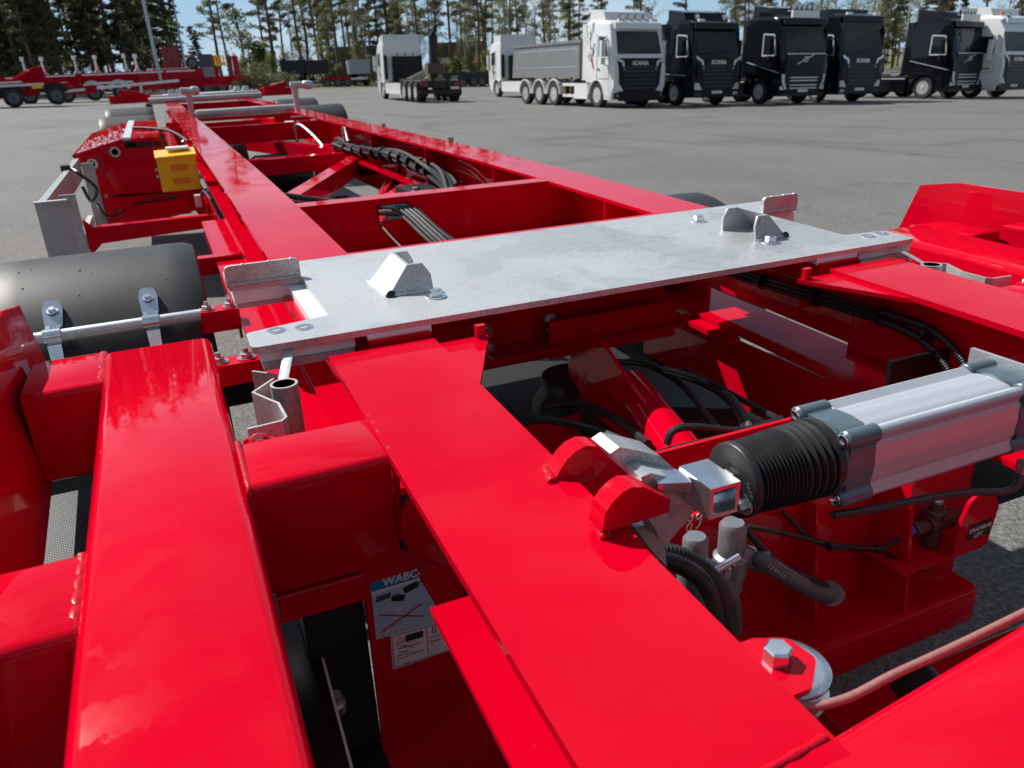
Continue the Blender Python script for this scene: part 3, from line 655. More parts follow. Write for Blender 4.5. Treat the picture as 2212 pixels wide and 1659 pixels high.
ux = (Vector(Uy(896, 1231, e2))-Vector(Uy(800, 1260, e2))).normalized()
q = Uy(826, 1267, e2); wb = lettering('lettering', 'WABCO', (q[0], PY-.0012, q[2]), ux, Z_, .0178, 'print_white', stk, ext=.0001, shear=.15, bold=.0004)
bm = BM(); bm.from_mesh(wb.data); e0, e1 = Vector(Uy(880, 1189, PY)), Vector(Uy(1085, 1545, PY)); en = Vector((e0.z-e1.z, 0, e1.x-e0.x)).normalized()
bmesh.ops.bisect_plane(bm, geom=bm.verts[:]+bm.edges[:]+bm.faces[:], plane_co=e0+Vector((-.001, 0, CAM_H)), plane_no=en, clear_outer=True); bm.to_mesh(wb.data); bm.free()   # print ends at the sheet's edge
q = Uy(852, 1322, e2); lettering('lettering', 'EBS', (q[0], PY-.0012, q[2]), ux, Z_, .0085, 'print_white', stk, ext=.0001, bold=.0002)
q = Uy(853, 1337, e2); lettering('lettering', 'ABS', (q[0], PY-.0012, q[2]), ux, Z_, .0085, 'print_white', stk, ext=.0001, bold=.0002)
q = Uy(822, 1371, e2); lettering('lettering', 'ALB (LSV/CDF)', (q[0], PY-.0012, q[2]), ux, Z_, .0085, 'print_white', stk, ext=.0001, bold=.0002)
for a, b_ in (((818, 1329), (914, 1331)), ((822, 1368), (911, 1304))):
    P0 = Vector(Uy(*a, PY-.0014)); P1 = Vector(Uy(*b_, PY-.0014)); beam('crossed_out_bar', P0, P1, .0003, .0024, 'print_red', stk, 0)
q = Uy(931, 1317, e2); 
bm = BM()
for i in range(7):
    P0 = Vector(Uy(813+i*4.6, 1302-i*1.6, PY-.0012)); a_beam(bm, P0, P0+Vector((.0025, 0, .0095)), .0003, .0022)
P0 = Vector(Uy(846, 1293, PY-.0012)); a_beam(bm, P0, P0+Vector((.019, 0, -.006)), .0003, .0095); a_beam(bm, P0+Vector((.004, 0, .006)), P0+Vector((.02, 0, -.001)), .0003, .0015)
P0 = Vector(Uy(872, 1277, PY-.0012)); a_beam(bm, P0, P0+Vector((.022, 0, .006)), .0003, .011); a_beam(bm, P0+Vector((.022, 0, .006)), P0+Vector((.036, 0, .010)), .0003, .002)
finish(bm, 'printed_plug', 'print_black', stk, smooth=False)
s2 = [Vector(Uy(*p, PY-.0008)) for p in ((843, 1373), (972, 1334), (1010, 1392), (849, 1447))]
st2 = prism('care_sticker', rounded(s2, [.003, .002, .002, .003]), (0, .0004, 0), 'print_white', sp, 0)
def mark(name, segs, mat, th=.0011):
    bm = BM()
    for a, b_ in segs: a_beam(bm, Vector(Uy(*a, PY-.0013)), Vector(Uy(*b_, PY-.0013)), .0002, th)
    finish(bm, name, mat, st2, smooth=False)
mark('printed_frame', [((846, 1376), (968, 1339)), ((846, 1376), (852, 1443)), ((852, 1443), (1004, 1393)), ((921, 1355), (926, 1414))], 'print_black', .0009)
mark('printed_triangle', [((857, 1392), (864, 1377)), ((864, 1377), (872, 1386)), ((872, 1386), (857, 1392))], 'print_orange')
mark('printed_cross', [((868, 1400), (894, 1384)), ((866, 1393), (896, 1399))], 'print_orange')
mark('printed_table', [((877+i*3, 1386-i*.9), (877+i*3, 1374-i*.9)) for i in range(13)]+[((877, 1374+j*4), (913, 1363+j*4)) for j in range(4)], 'print_black', .0016)
mark('printed_rule', [((860, 1402), (910, 1388)), ((888, 1412), (915, 1404)), ((862, 1410), (880, 1405)), ((928, 1378), (955, 1371)), ((934, 1352), (936, 1370)), ((940, 1350), (942, 1368))], 'print_black', .0012)
for t_, a in (('min. pH 3', (859, 1419)), ('max. pH 11', (860, 1426)), ('30°C', (871, 1437)), ('TURBO', (928, 1390))):
    q = Uy(*a, PY-.0013); lettering('lettering', t_, (q[0], PY-.0014, q[2]), ux, Z_, .0055, 'print_black', st2, ext=.0001)

# ---- floor of the well behind the plate and under it
chan('cross_channel', .311, 1.449, 1.99, zr(2.0)-.03, .20, .07)
cc = BM(); yb = 2.80; zt = zr(yb)-.03
hx0, hx1 = Uy(817, 455, yb)[0], Uy(884, 455, yb)[0]; hz0, hz1 = Uy(850, 474, yb)[2], Uy(850, 441, yb)[2]
a_box(cc, .311, hx0, yb, yb+.008, zt-.30, zt); a_box(cc, hx1, 1.449, yb, yb+.008, zt-.30, zt); a_box(cc, hx0, hx1, yb, yb+.008, zt-.30, hz0); a_box(cc, hx0, hx1, yb, yb+.008, hz1, zt)
a_box(cc, .311, 1.449, yb+.008, yb+.09, zt-.008, zt); bev(cc, .001, 1); xc = finish(cc, 'cross_channel', R, T)
for (a, b_, c_, d_) in ((hx0-.004, hx1+.004, hz1-.002, hz1+.002), (hx0-.004, hx0, hz0, hz1)): box('edge_trim', a, b_, yb-.004, yb+.012, c_, d_, 'print_black', xc, .0005)
along('well_floor', .311, 1.449, 2.06, 2.799, -.215, .008, R, T, .001, 3)
box('floor_strip', 1.02, 1.34, 2.50, 2.56, zr(2.5)-.215, zr(2.5)-.20, R, T, .002)
prism('floor_strip', [(1.20, 2.10, zr(2.1)-.214), (1.26, 2.10, zr(2.1)-.214), (1.42, 2.70, zr(2.7)-.214), (1.36, 2.70, zr(2.7)-.214)], (0, 0, .03), R, T, .002)
for x, y in ((1.12, 2.53), (.98, 2.2), (.60, 2.4)): hexbolt('bolt', (x, y, zr(y)-.20), (0, 0, 1), .03, .02, 'steel', T, nut=.010)
# cable loom through the hole
for i in range(7):
    dx = (i % 4)*.016; dz_ = (i//4)*.016
    tube('cable', [(hx0+.06+dx, yb+.15, hz1-.03-dz_), (hx0+.075+dx, yb-.02, hz1-.02-dz_), (hx0+.11+dx*1.1, yb-.22, hz1-.08-dz_), (hx0+.15+dx*1.3, yb-.42, zr(2.4)-.195+dz_), (hx0+.16+dx*1.4, yb-.70, zr(2.1)-.19+dz_)], .0075, 'cable_dusty' if i % 3 else 'plastic_black', T, 8)
tube('cable', [(hx1+.02, yb-.02, hz1-.02), (hx1+.10, yb-.25, zr(2.5)-.17), (hx1+.20, yb-.65, zr(2.1)-.19)], .008, 'plastic_black', T, 8)
tube('cable', [(hx0-.01, yb-.02, hz0-.0), (hx0+.02, yb-.3, zr(2.5)-.17), (hx0+.10, yb-.62, zr(2.1)-.19), (hx0+.30, yb-.66, zr(2.1)-.19)], .005, 'plastic_black', T, 8)
# under the plate: cross wall with bolts, drawbar beam, round draw tube
chan('cross_channel', .311, 1.05, 1.85, zp(1.9)-.06, .16, .05)
box('under_wall', .311, 1.20, 1.76, 1.768, -.74, -.54, R, T, .001)
box('under_shelf', .311, 1.20, 1.66, 1.76, -.685, -.677, R, T, .001)
bm = BM(); a_box(bm, .46, .80, 1.50, 1.508, -.93, -.79); finish(bm, 'hole_plate', R, T)
for x in (.52, .62): turn('plate_hole', (x, 1.4995, -.87), (0, -1, 0), [(0, .022), (.0008, .022)], 'chassis', T, 16)
for x0, x1, y0, z0 in ((.80, 1.15, 1.45, -.80), (.46, .80, 1.30, -.98), (.90, 1.30, 1.25, -1.0)): beam('axle_link', (x0, y0, z0), (x1, y0-.12, z0-.04), .07, .08, 'chassis', T, .01)
turn('brake_chamber', (.86, 1.55, -.98), (.3, -1, .1), [(0, .05), (.02, .08), (.06, .085), (.065, .092), (.08, .092), (.085, .085), (.14, .08), (.16, .04)], 'chassis', T, 24)
turn('brake_chamber', (1.18, 1.50, -1.02), (.1, -1, .1), [(0, .05), (.02, .08), (.06, .085), (.065, .092), (.08, .092), (.085, .085), (.14, .08), (.16, .04)], 'chassis', T, 24)
for px, py in ((1045, 718), (1190, 692), (1050, 757), (1193, 712), (760, 800)):
    q = Uy(px, py, 1.755); hexbolt('bolt', q, (0, -1, 0), .026, .014, 'steel', T)
# inner longitudinal beam left of the well and sloping drawbar plate
prism('drawbar_cheek', [Ux(px, py, .80) for px, py in ((1250, 706), (1300, 742), (1372, 848), (1440, 935), (1400, 1000), (1270, 880), (1225, 800))], (.010, 0, 0), R, T, .001)
q0, q1 = Vector(Uy(1360, 840, 1.40)), Vector(Uy(1490, 1010, 1.02))
turn('draw_tube', q0, q1-q0, [(0, .045), ((q1-q0).length, .045)], R, T, 24)
box('under_wall', .82, 1.20, 1.70, 1.708, -.72, -.62, R, T, .001)
prism('inner_ledge', [(1.30, 1.60, -.735), (1.344, 1.60, -.735), (1.344, 1.84, -.730), (1.30, 1.84, -.730)], (0, 0, .012), R, T, .002)
prism('inner_ledge', [(1.36, 1.62, -.915), (1.50, 1.62, -.915), (1.50, 1.86, -.910), (1.36, 1.86, -.910)], (0, 0, .012), R, T, .002)
box('inner_web', 1.346, 1.352, .95, 2.08, -.92, -.735, R, T, .001)
prism('inner_bracket', [(1.50, 1.14, -.722), (1.62, 1.14, -.722), (1.62, 1.38, -.716), (1.50, 1.38, -.716)], (0, 0, .022), R, T, .002)
# cable run along the right web
for i in range(3):
    tube('cable', [(1.43, 1.95, -.565-.008*i), (1.428-.004*i, 1.70, -.575-.010*i), (1.426, 1.435, -.568-.011*i), (1.425, 1.22, -.562-.011*i)], .0065, 'plastic_black', T, 8)
corrugated('conduit', [(1.425, 1.225, -.562), (1.424, 1.10, -.566), (1.415, 1.01, -.600), (1.40, .95, -.66)], .0095, 'plastic_black', T)
corrugated('conduit', [(1.420, 1.225, -.580), (1.416, 1.12, -.588), (1.405, 1.03, -.625), (1.39, .97, -.68)], .0095, 'plastic_black', T)
for y, z in ((1.62, -.583), (1.42, -.58), (1.225, -.572), (1.10, -.58)): turn('cable_tie', (1.426, y, z), (0, 1, .05), [(0, .022), (.006, .022)], 'print_black', T, 10)
for px, py, y in ((1430, 800, 1.5), (1560, 835, 1.3), (1620, 900, 1.1)): pass
def hose(pts, r, mat='plastic_black', nm='air_line'): tube(nm, [Uy(x, y, d_) for x, y, d_ in pts], r, mat, T, 8)
hose([(1432, 795, 1.5), (1500, 815, 1.45), (1570, 850, 1.35), (1610, 900, 1.2), (1618, 935, 1.08)], .008, 'hose_grey')
hose([(1432, 802, 1.48), (1500, 822, 1.43), (1565, 858, 1.33), (1600, 905, 1.2), (1605, 935, 1.08)], .007)
hose([(1440, 960, 1.03), (1455, 930, 1.03), (1500, 922, 1.02), (1580, 930, 1.01), (1630, 925, 1.0), (1690, 905, 1.0)], .007)
hose([(1480, 800, 1.5), (1540, 830, 1.4), (1600, 862, 1.3), (1680, 905, 1.1)], .007)
hose([(1330, 780, 1.6), (1400, 790, 1.55), (1470, 830, 1.45), (1530, 900, 1.25), (1560, 935, 1.1)], .007)
hose([(1170, 880, 1.45), (1250, 872, 1.4), (1330, 905, 1.3), (1400, 960, 1.1)], .009)
hose([(1150, 905, 1.3), (1230, 915, 1.25), (1330, 945, 1.15), (1390, 985, 1.0)], .008)
hose([(1400, 985, 1.03), (1470, 965, 1.03), (1560, 945, 1.02), (1660, 920, 1.0)], .006)
turn('air_spring', (1.02, 1.95, -1.05), (0, 0, 1), [(-.2, .10), (-.12, .13), (0, .14), (.08, .13), (.12, .10), (.16, .10)], 'rubber', T, 26)
turn('air_spring', (.62, 1.62, -1.10), (0, 0, 1), [(-.15, .10), (-.05, .12), (.08, .12), (.16, .09), (.20, .09)], 'rubber', T, 26)
# stops beside the plate, on the rail ends
for f in (lambda x: x, lambda x: 1.76-x):
    p = [(f(.402), 1.10, zr(1.1)-.046), (f(.402), 1.318, zr(1.3)-.046), (f(.505), 1.320, zr(1.3)-.046), (f(.498), 1.30, zr(1.3)-.046)]
    prism('stop_gusset', p, (0, 0, .009), R, T, .001)
    a, b_ = sorted((f(.478), f(.496))); box('stop_lug', a, b_, 1.305, 1.318, zr(1.3)-.0365, zr(1.3)-.012, R, T, .003)

# dark parts below the frame, with plates added to block light
pv = [Uz(600, 1292, -.80), Uz(662, 1292, -.80), Uz(775, 1720, -.80), Uz(640, 1720, -.80)]
fl = prism('rubber_flap', pv, (0, 0, -.012), 'black_trim', T, .001)
e0, e1 = Vector(Uz(663, 1294, -.799)), Vector(Uz(776, 1720, -.799)); beam('flap_edge', e0, e1, .0035, .004, 'nylon', fl, .0005)
box('ground_light_blocker', -.45, .147, -.60, 1.05, -1.02, -1.0, 'chassis', T, .004)  # added sheet, hides the sunlit ground under the front tubes
box('reflection_blocker', .148, 1.0, -.60, .20, -1.02, -1.0, 'chassis', T, .004)  # added sheet, keeps sunlit ground out of the cross tube's reflection
bm = BM(); a_box(bm, .06, .146, .95, 1.05, -.99, -.72); a_ring(bm, (.03, .99, -.86), (1, 0, .2), [(0, .035), (.06, .04), (.07, .02), (.10, .02)], 16); bev(bm, .008, 1); finish(bm, 'brake_chamber', 'chassis', T)
turn('grease_fitting', (.085, .93, -.88), (0, -.3, 1), [(0, .014), (.02, .014), (.021, .008), (.04, .008)], 'steel', T, 12)
box('bounce_blocker', .30, 1.62, 1.16, 2.98, -1.14, -1.12, 'chassis', T, .004)  # added sheet, blocks sun and ground bounce below the plate
q = Uy(985, 1118, .905); lg = turn('round_lug', q, (0, -1, 0), [(-.012, .078), (-.001, .0785), (0, .0775), (.0005, .070)], R, T, 40)
turn('lug_bore', (q[0]+.01, q[1]-.0008, q[2]), (0, -1, 0), [(0, .040), (.0006, .040)], 'chassis', lg, 28)
for px, py in ((640, 1415), (655, 1450)): turn('line_bolt', Uy(px+15, py, .99), (.2, -1, 0), [(0, .010), (.012, .010), (.014, .006)], 'steel', T, 8)
box('bounce_blocker', .35, 1.42, 3.0, 8.9, -1.16, -1.15, 'chassis', T, .004)  # same kind of added light-blocking sheet, farther back
# ================================================================ rear half of the trailer
# ---- K bracing between the rails
def member(p0, p1, w_=.10, h=.12, nm='brace'): return beam(nm, p0, p1, w_, h, R, T, .004)
zB = -.71
member((.312, 6.6, zB), (1.449, 6.6, zB), .12, .12, 'cross_member')
member((.36, 4.10, zB-.03), (1.40, 6.30, zB), .10, .12)
member((.36, 10.6, zB), (1.40, 6.95, zB), .10, .12)
member((.312, 12.0, zB), (1.449, 12.0, zB), .10, .12, 'cross_member')
member((.312, 8.1, -.56), (1.449, 8.1, -.56), .08, .16, 'cross_member')
member((.312, 10.9, -.52), (1.449, 10.9, -.52), .08, .10, 'cross_member')
member((.312, 5.1, -.88), (1.10, 5.1, -.88), .10, .08, 'cross_member')
member((.312, 14.2, -.52), (1.449, 14.2, -.52), .08, .12, 'cross_member')
prism('node_plate', [(1.12, 6.2, zB-.062), (1.449, 5.9, zB-.062), (1.449, 7.3, zB-.062), (1.12, 7.0, zB-.062)], (0, 0, -.01), R, T, .001)
prism('node_gusset', [(1.30, 5.3, -.87), (1.449, 5.2, -.60), (1.449, 5.9, -.87)], (0, .01, 0), R, T, .001)
prism('node_gusset', [(.95, 4.75, -.86), (1.10, 4.55, -.86), (1.449, 4.75, -.66), (1.449, 4.95, -.66)], (0, 0, -.01), R, T, .001)
member((1.20, 4.45, -.79), (1.44, 4.25, -.68), .08, .03, 'node_strap')
for x in (.66, .78): box('tape_band', .0, .001, 0, .001, -.9, -.899, 'print_black', T, 0) if False else None
# ---- cable looms
path = [(1.38, 7.0, -.66), (1.38, 6.81, -.60), (1.38, 6.23, -.603), (1.38, 5.5, -.565), (1.38, 4.92, -.552), (1.38, 4.53, -.559), (1.38, 4.14, -.58), (1.37, 3.95, -.64)]
rr = random.Random(3)
for i in range(14):
    a = 2*math.pi*i/9; ro = .034 if i < 9 else .015
    tube('cable', [(x+ro*math.cos(a+k*.8)*.9+rr.uniform(-.012, .012), y+rr.uniform(-.1, .1)*(0 < k < 6), z+ro*math.sin(a+k*.8)+rr.uniform(-.012, .012)) for k, (x, y, z) in enumerate(path)], .0105, 'cable_dusty' if i % 2 else 'plastic_black', T, 7)
for y, z in ((6.5, -.604), (6.2, -.603), (5.9, -.588), (5.6, -.57), (5.35, -.56), (5.1, -.556), (4.9, -.553), (4.7, -.555), (4.5, -.56), (4.35, -.567)): turn('cable_tie', (1.38, y, z), (0, 1, 0), [(0, .050), (.012, .050)], 'print_black', T, 12)
ebox = box('control_box', 1.18, 1.44, 4.08, 4.42, -.72, -.64, 'plastic_black', T, .012)
for x, y in ((1.22, 4.14), (1.40, 4.14)): hexbolt('bolt', (x, y, -.64), (0, 0, 1), .035, .02, 'steel', ebox)
tube('cable', [(1.20, 4.2, -.68), (1.12, 4.10, -.70), (1.05, 4.2, -.74), (.9, 4.4, -.78)], .012, 'plastic_black', T, 8)
tube('cable', [(.45, 3.5, -.50), (.60, 3.45, -.53), (.80, 3.25, -.55), (1.02, 3.10, -.56)], .012, 'plastic_black', T, 8)
tube('cable', [(.45, 3.45, -.52), (.60, 3.40, -.55), (.80, 3.20, -.57), (1.02, 3.06, -.58)], .010, 'plastic_black', T, 8)
for x, y, z in ((.98, 4.95, -.83), (1.0, 3.12, -.545), (.86, 5.05, -.835)): hexbolt('bolt', (x, y, z), (0, 0, 1), .035, .03, 'steel', T, nut=.012)
tube('spiral_hose', [(1.22, 8.0, -.72), (1.22, 8.0, -.54), (1.25, 7.9, -.50), (1.30, 7.6, -.57), (1.34, 7.35, -.66)], .016, 'steel', T, 10)
# ---- roller shaft with its two lock arms
turn('roller_shaft', (.42, 9.35, -.415), (1, -.02, .005), [(0, .045), (1.02, .045)], 'galvanised_dull', T, 20)
for x, top, pl0, pl1 in ((.375, -.175, -.075, .11), (1.455, -.170, -.045, .205)):
    bm = BM(); y = 9.2
    a_prism(bm, rounded([(x-.030, y, top-.02), (x+.034, y, top-.02), (x+.022, y, top-.24), (x+.045, y, top-.34), (x+.03, y, top-.47), (x-.02, y, top-.47), (x+.008, y, top-.34), (x-.022, y, top-.22)], .012), (0, .05, 0)); bev(bm, .008, 2)
    arm = finish(bm, 'lock_arm', 'galvanised', T)
    turn('lock_pin', (x+pl0, y+.025, top), (1, 0, -.04), [(0, .026), (.005, .034), ((pl1-pl0)*.55, .034), ((pl1-pl0)*.6, .044), ((pl1-pl0)*.8, .048), ((pl1-pl0)*.95, .04), (pl1-pl0, .024)], 'galvanised', arm, 18)
for x in (1.27, 1.40): turn('nylon_roller', (x, 9.0, -.575), (1, 0, 0), [(0, .05), (.004, .055), (.09, .055), (.094, .05)], 'nylon', T, 18)
prism('roller_bracket', [(1.22, 8.92, -.50), (1.22, 8.92, -.68), (1.449, 8.92, -.72), (1.449, 8.92, -.66), (1.25, 8.92, -.64)], (0, .012, 0), R, T, .001)
tq = turn('hole_ring', (1.4475, 8.36, -.607), (-1, 0, 0), [(0, .058), (.003, .058), (.003, .040), (0, .040)], 'steel', T, 24)
for y in (5.966, 4.474): box('rail_clip', 1.53, 1.562, y-.015, y+.02, zr(y)-.03, zr(y)-.004, 'steel', T, .003)
# ---- rear galvanised plate and end brackets
rp_ = box('galvanised_plate', .02, 1.72, 14.6, 15.2, -.345, -.325, 'galvanised', T, .003)
for x in (.34, .45, 1.38, 1.52): prism('cone_guide', [(x-.06, 14.8, -.324), (x+.06, 14.8, -.324), (x+.05, 14.82, -.25), (x-.02, 14.82, -.25)], (0, .12, 0), 'galvanised', rp_, .004)
turn('end_shaft', (-.02, 14.4, -.40), (1, 0, 0), [(0, .05), (1.74, .05)], 'galvanised_dull', T, 16)
box('end_beam', -.60, .205, 14.9, 15.05, -.43, -.31, R, T, .005); box('end_beam', 1.56, 2.30, 14.9, 15.05, -.43, -.31, R, T, .005)
for x, sx in ((-.30, -1), (2.06, 1)):
    prism('end_plate', [(x, 14.7, -.42), (x+sx*-.10, 14.7, -.42), (x+sx*-.10, 14.7, -.25), (x+sx*.12, 14.7, -.21), (x+sx*.14, 14.7, -.27)], (0, .3, 0), R, T, .004)
for x in (-.16, 1.90): box('end_box', x-.10, x+.10, 14.6, 14.86, -.40, -.27, R, T, .006)
box('side_marker', -.604, -.585, 14.86, 14.899, -.42, -.33, 'orange', T, .004)
turn('tow_eye', (-.03, 14.88, -.49), (0, 1, 0), [(0, .06), (.02, .06), (.02, .035), (0, .035)], 'steel', T, 18)
# ---- wheels and mudguards
def wheel(x, y, r=.50, w_=.40, parent=T, rel=True, zc=None):
    zc = gz(x, y)+r if zc is None else zc
    t = turn('wheel_tyre', (x-w_/2, y, zc), (1, 0, 0), [(0, r*.58), (.012, r*.66), (.02, r*.90), (.055, r*.985), (.10, r), (w_-.10, r), (w_-.055, r*.985), (w_-.02, r*.90), (w_-.012, r*.66), (w_, r*.58)], 'tyre', parent, 36, rel=rel)
    turn('wheel_rim', (x-w_/2+.03, y, zc), (1, 0, 0), [(0, r*.56), (.03, r*.54), (.10, r*.30), (.06, r*.2), (w_-.14, r*.2), (w_-.06, r*.56)], 'alu', t, 24, rel=rel)
    return t
def mudguard(x0, x1, yc, zc, r, a0=-8, a1=188, n=22, nm='mudguard', rim=True):
    bm = BM(); rows = []; sec = [(0, -.035), (.006, -.012), (.03, -.001), (.09, 0), (x1-x0-.09, 0), (x1-x0-.03, -.001), (x1-x0-.006, -.012), (x1-x0, -.035), (x1-x0-.004, -.037), (x1-x0-.012, -.016), (x1-x0-.10, -.006), (.10, -.006), (.012, -.016), (.004, -.037)]
    for i in range(n+1):
        a = RAD(a0+(a1-a0)*i/n)
        rows.append([bm.verts.new((x0+dx, yc-math.cos(a)*(r+dr), zc+math.sin(a)*(r+dr))) for dx, dr in sec])
    m = len(sec)
    for A, B in zip(rows, rows[1:]):
        for k in range(m): bm.faces.new((A[k], A[(k+1) % m], B[(k+1) % m], B[k]))
    bm.faces.new(rows[0][::-1]); bm.faces.new(rows[-1])
    return finish(bm, nm, 'mudguard', T, ang=50)
def gwheel(y, side, ztop, r=.47, x0=-.505, x1=.042):
    f = (lambda x: x) if side < 0 else (lambda x: 1.76-x)
    a, b_ = sorted((f(x0), f(x1))); mudguard(a, b_, y, ztop-r, r)
    for xx in (f(-.27),): wheel(xx, y, .37, .38, zc=gz(xx, y)+.37)
    return f
for side in (-1, 1):
    for y, zt_ in ((2.55, -.478), (11.3, -.47), (13.2, -.44)):
        if side > 0: y, zt_ = y+.45*(y < 3), zt_-.125*(y < 3)
        f = gwheel(y, side, zt_, .47, -.505 if y < 5 else -.62, .042 if y < 5 else .02)
        a, b_ = sorted((f(-.55), f(.30))); box('axle', a, b_, y-.05, y+.05, gz(f(0), y)+.31, gz(f(0), y)+.42, 'chassis', T, .02)
# small grey guard seen through the gap at the front
bm = BM(); a_prism(bm, [(-.52, 1.52, -.72), (-.03, 1.52, -.72), (-.03, .55, -.86), (-.52, .55, -.86)], (0, 0, -.008)); bev(bm, .002, 1); finish(bm, 'spray_flap', 'mudguard', T)
# galvanised stay bars and clips of the front mudguard
for f in (lambda x: x,):
    for y, z in ((2.178, -.600),):
        a, b_ = sorted((f(-.52), f(.020))); turn('stay_bar', (a, y, z), (1, 0, 0), [(0, .0165), (b_-a, .0165)], 'galvanised', T, 18)
        a, b_ = sorted((f(.016), f(.114)))
        bm = BM(); a_box(bm, a, b_, y-.03, y+.03, z-.045, z+.012); bev(bm, .012, 3); finish(bm, 'stay_bracket', R, T)
        for x in (f(.035), f(.093)): hexbolt('bolt', (x, y, z+.0125), (0, 0, 1), .022, .010, 'steel', T, nut=.006)
        for x in (-.335, -.105):
            x = f(x)
            def rz(y_): return -.948+math.sqrt(max(.01, .472**2-(y_-2.55)**2))
            y1 = y+.072
            prism('guard_clip', rounded([(x-.020, y1-.02, rz(y1-.02)+.004), (x+.020, y1-.02, rz(y1-.02)+.004), (x+.024, y1+.03, rz(y1+.03)+.004), (x+.016, y1+.055, rz(y1+.055)+.004), (x-.016, y1+.055, rz(y1+.055)+.004), (x-.024, y1+.03, rz(y1+.03)+.004)], .010), (0, -.002, .004), 'zinc', T, .0012)
            for dx in (-.013, .013): beam('clip_leg', (x+dx, y-.004, z+.012), (x+dx, y1-.015, rz(y1-.015)+.008), .010, .005, 'zinc', T, .0012)
            turn('clip_band', (x-.020, y, z), (1, 0, 0), [(0, .0205), (.040, .0205)], 'zinc', T, 18)
            prism('clip_tongue', [(x-.016, y-.012, z-.018), (x+.016, y-.012, z-.018), (x+.014, y-.03, z-.075), (x-.014, y-.03, z-.075)], (0, .004, 0), 'zinc', T, .0015)
            hexbolt('bolt', (x, y1+.022, rz(y1+.022)+.009), (0, -.45, 1), .016, .008, 'zinc', T)
a, b_ = .02, .116
bm = BM(); a_box(bm, a, b_, 1.62, 1.675, -.605, -.56); bev(bm, .012, 3); finish(bm, 'stay_bracket', R, T)
for x in (.03, .085): hexbolt('bolt', (x, 1.648, -.5598), (0, 0, 1), .022, .010, 'steel', T, nut=.006)
bm = BM(); a_box(bm, .03, .20, 2.90, 2.95, -.66, -.60); bev(bm, .01, 2); finish(bm, 'stay_bracket', R, T)
# ---- side guard
for f in (lambda x: x,):
    def bxm(nm, x0, x1, *r_): 
        a, b_ = sorted((f(x0), f(x1))); return box(nm, a, b_, *r_)
    gr = bxm('guard_rail', -.515, -.485, 3.82, 5.86, -.60, -.482, 'alu', T, .004)
    for k in range(4): bxm('rail_rib', -.5135+.008*k, -.510+.008*k, 3.822, 5.858, -.4825, -.4795, 'alu', gr, .0005)
    gl = bxm('guard_rail', -.515, -.485, 3.82, 5.86, -.93, -.84, 'alu', T, .004)
    a, b_ = f(-.516), f(-.40)
    prism('guard_end', [(a, 3.78, -.475), (b_, 3.80, -.475), (b_, 3.80, -.72), (a, 3.78, -.72)], (0, .012, 0), 'alu', T, .004)
    bxm('guard_end_cap', -.519, -.395, 3.772, 3.80, -.474, -.468, 'alu', T, .002)
    for y, lo in ((4.20, -1.0), (5.72, -.96)):
        bxm('guard_post', -.470, -.400, y, y+.012, lo, -.50, 'galvanised_dull', T, .004)
    p = [(f(-.40), 4.23, -.62), (f(-.36), 4.23, -.665), (f(.18), 4.23, -.665), (f(.18), 4.23, -.725), (f(-.34), 4.23, -.745), (f(-.40), 4.23, -.80)]
    prism('guard_arm', p, (0, .012, 0), R, T, .002); bxm('arm_flange', -.34, .16, 4.242, 4.29, -.673, -.665, R, T, .001)
    p = [(f(-.40), 5.70, -.62), (f(-.365), 5.70, -.78), (f(.18), 5.70, -.78), (f(.18), 5.70, -.85), (f(-.30), 5.70, -.93), (f(-.40), 5.70, -.93)]
    prism('guard_arm', p, (0, .012, 0), R, T, .002)
tube('air_line', [(-.50, 5.25, -.47), (-.44, 5.1, -.50), (-.38, 5.2, -.60), (-.43, 5.3, -.68), (-.46, 5.35, -.60)], .010, 'plastic_black', T, 8)
tube('air_line', [(-.40, 5.3, -.70), (-.36, 5.45, -.80), (-.20, 5.9, -.80), (.12, 5.95, -.78)], .008, 'plastic_black', T, 8)
box('cable_clamp', -.53, -.49, 5.15, 5.24, -.49, -.455, 'print_black', T, .005)
# ---- yellow wedge box
yb_ = box('wedge_box', -.03, .175, 4.88, 5.06, -.615, -.425, 'yellow', T, .012, 3)
prism('box_lid', [(-.035, 4.86, -.425), (.18, 4.86, -.420), (.18, 5.08, -.40), (-.035, 5.08, -.405)], (0, 0, -.012), 'yellow', yb_, .004)
box('box_front', -.026, .171, 4.866, 4.879, -.607, -.433, 'yellow', yb_, .006)
for z in (-.472, -.545): box('reflector', .035, .125, 4.860, 4.8655, z-.030, z, 'orange', yb_, .002)
for z in (-.485, -.520): box('box_latch', -.046, -.031, 4.87, 4.90, z-.012, z, 'chrome', yb_, .003)
box('box_top_plate', .03, .15, 4.96, 5.07, -.398, -.388, 'white', yb_, .002)
prism('box_bracket', [(.02, 4.95, -.616), (.178, 4.95, -.616), (.178, 4.95, -.85), (.12, 4.95, -.74)], (0, .012, 0), R, T, .002)
prism('box_bracket', [(.176, 4.4, -.63), (.176, 5.3, -.63), (.176, 5.2, -.80), (.176, 4.5, -.80)], (-.008, 0, 0), R, T, .002)
box('sensor', .120, .150, 4.50, 4.56, -.66, -.60, 'alu', T, .005); tube('air_line', [(.15, 4.53, -.61), (.17, 4.5, -.58), (.19, 4.3, -.60)], .007, 'plastic_black', T, 8)
box('type_plate', .1775, .1795, 4.25, 4.62, -.52, -.45, 'dark_grey', T, .001) if False else None
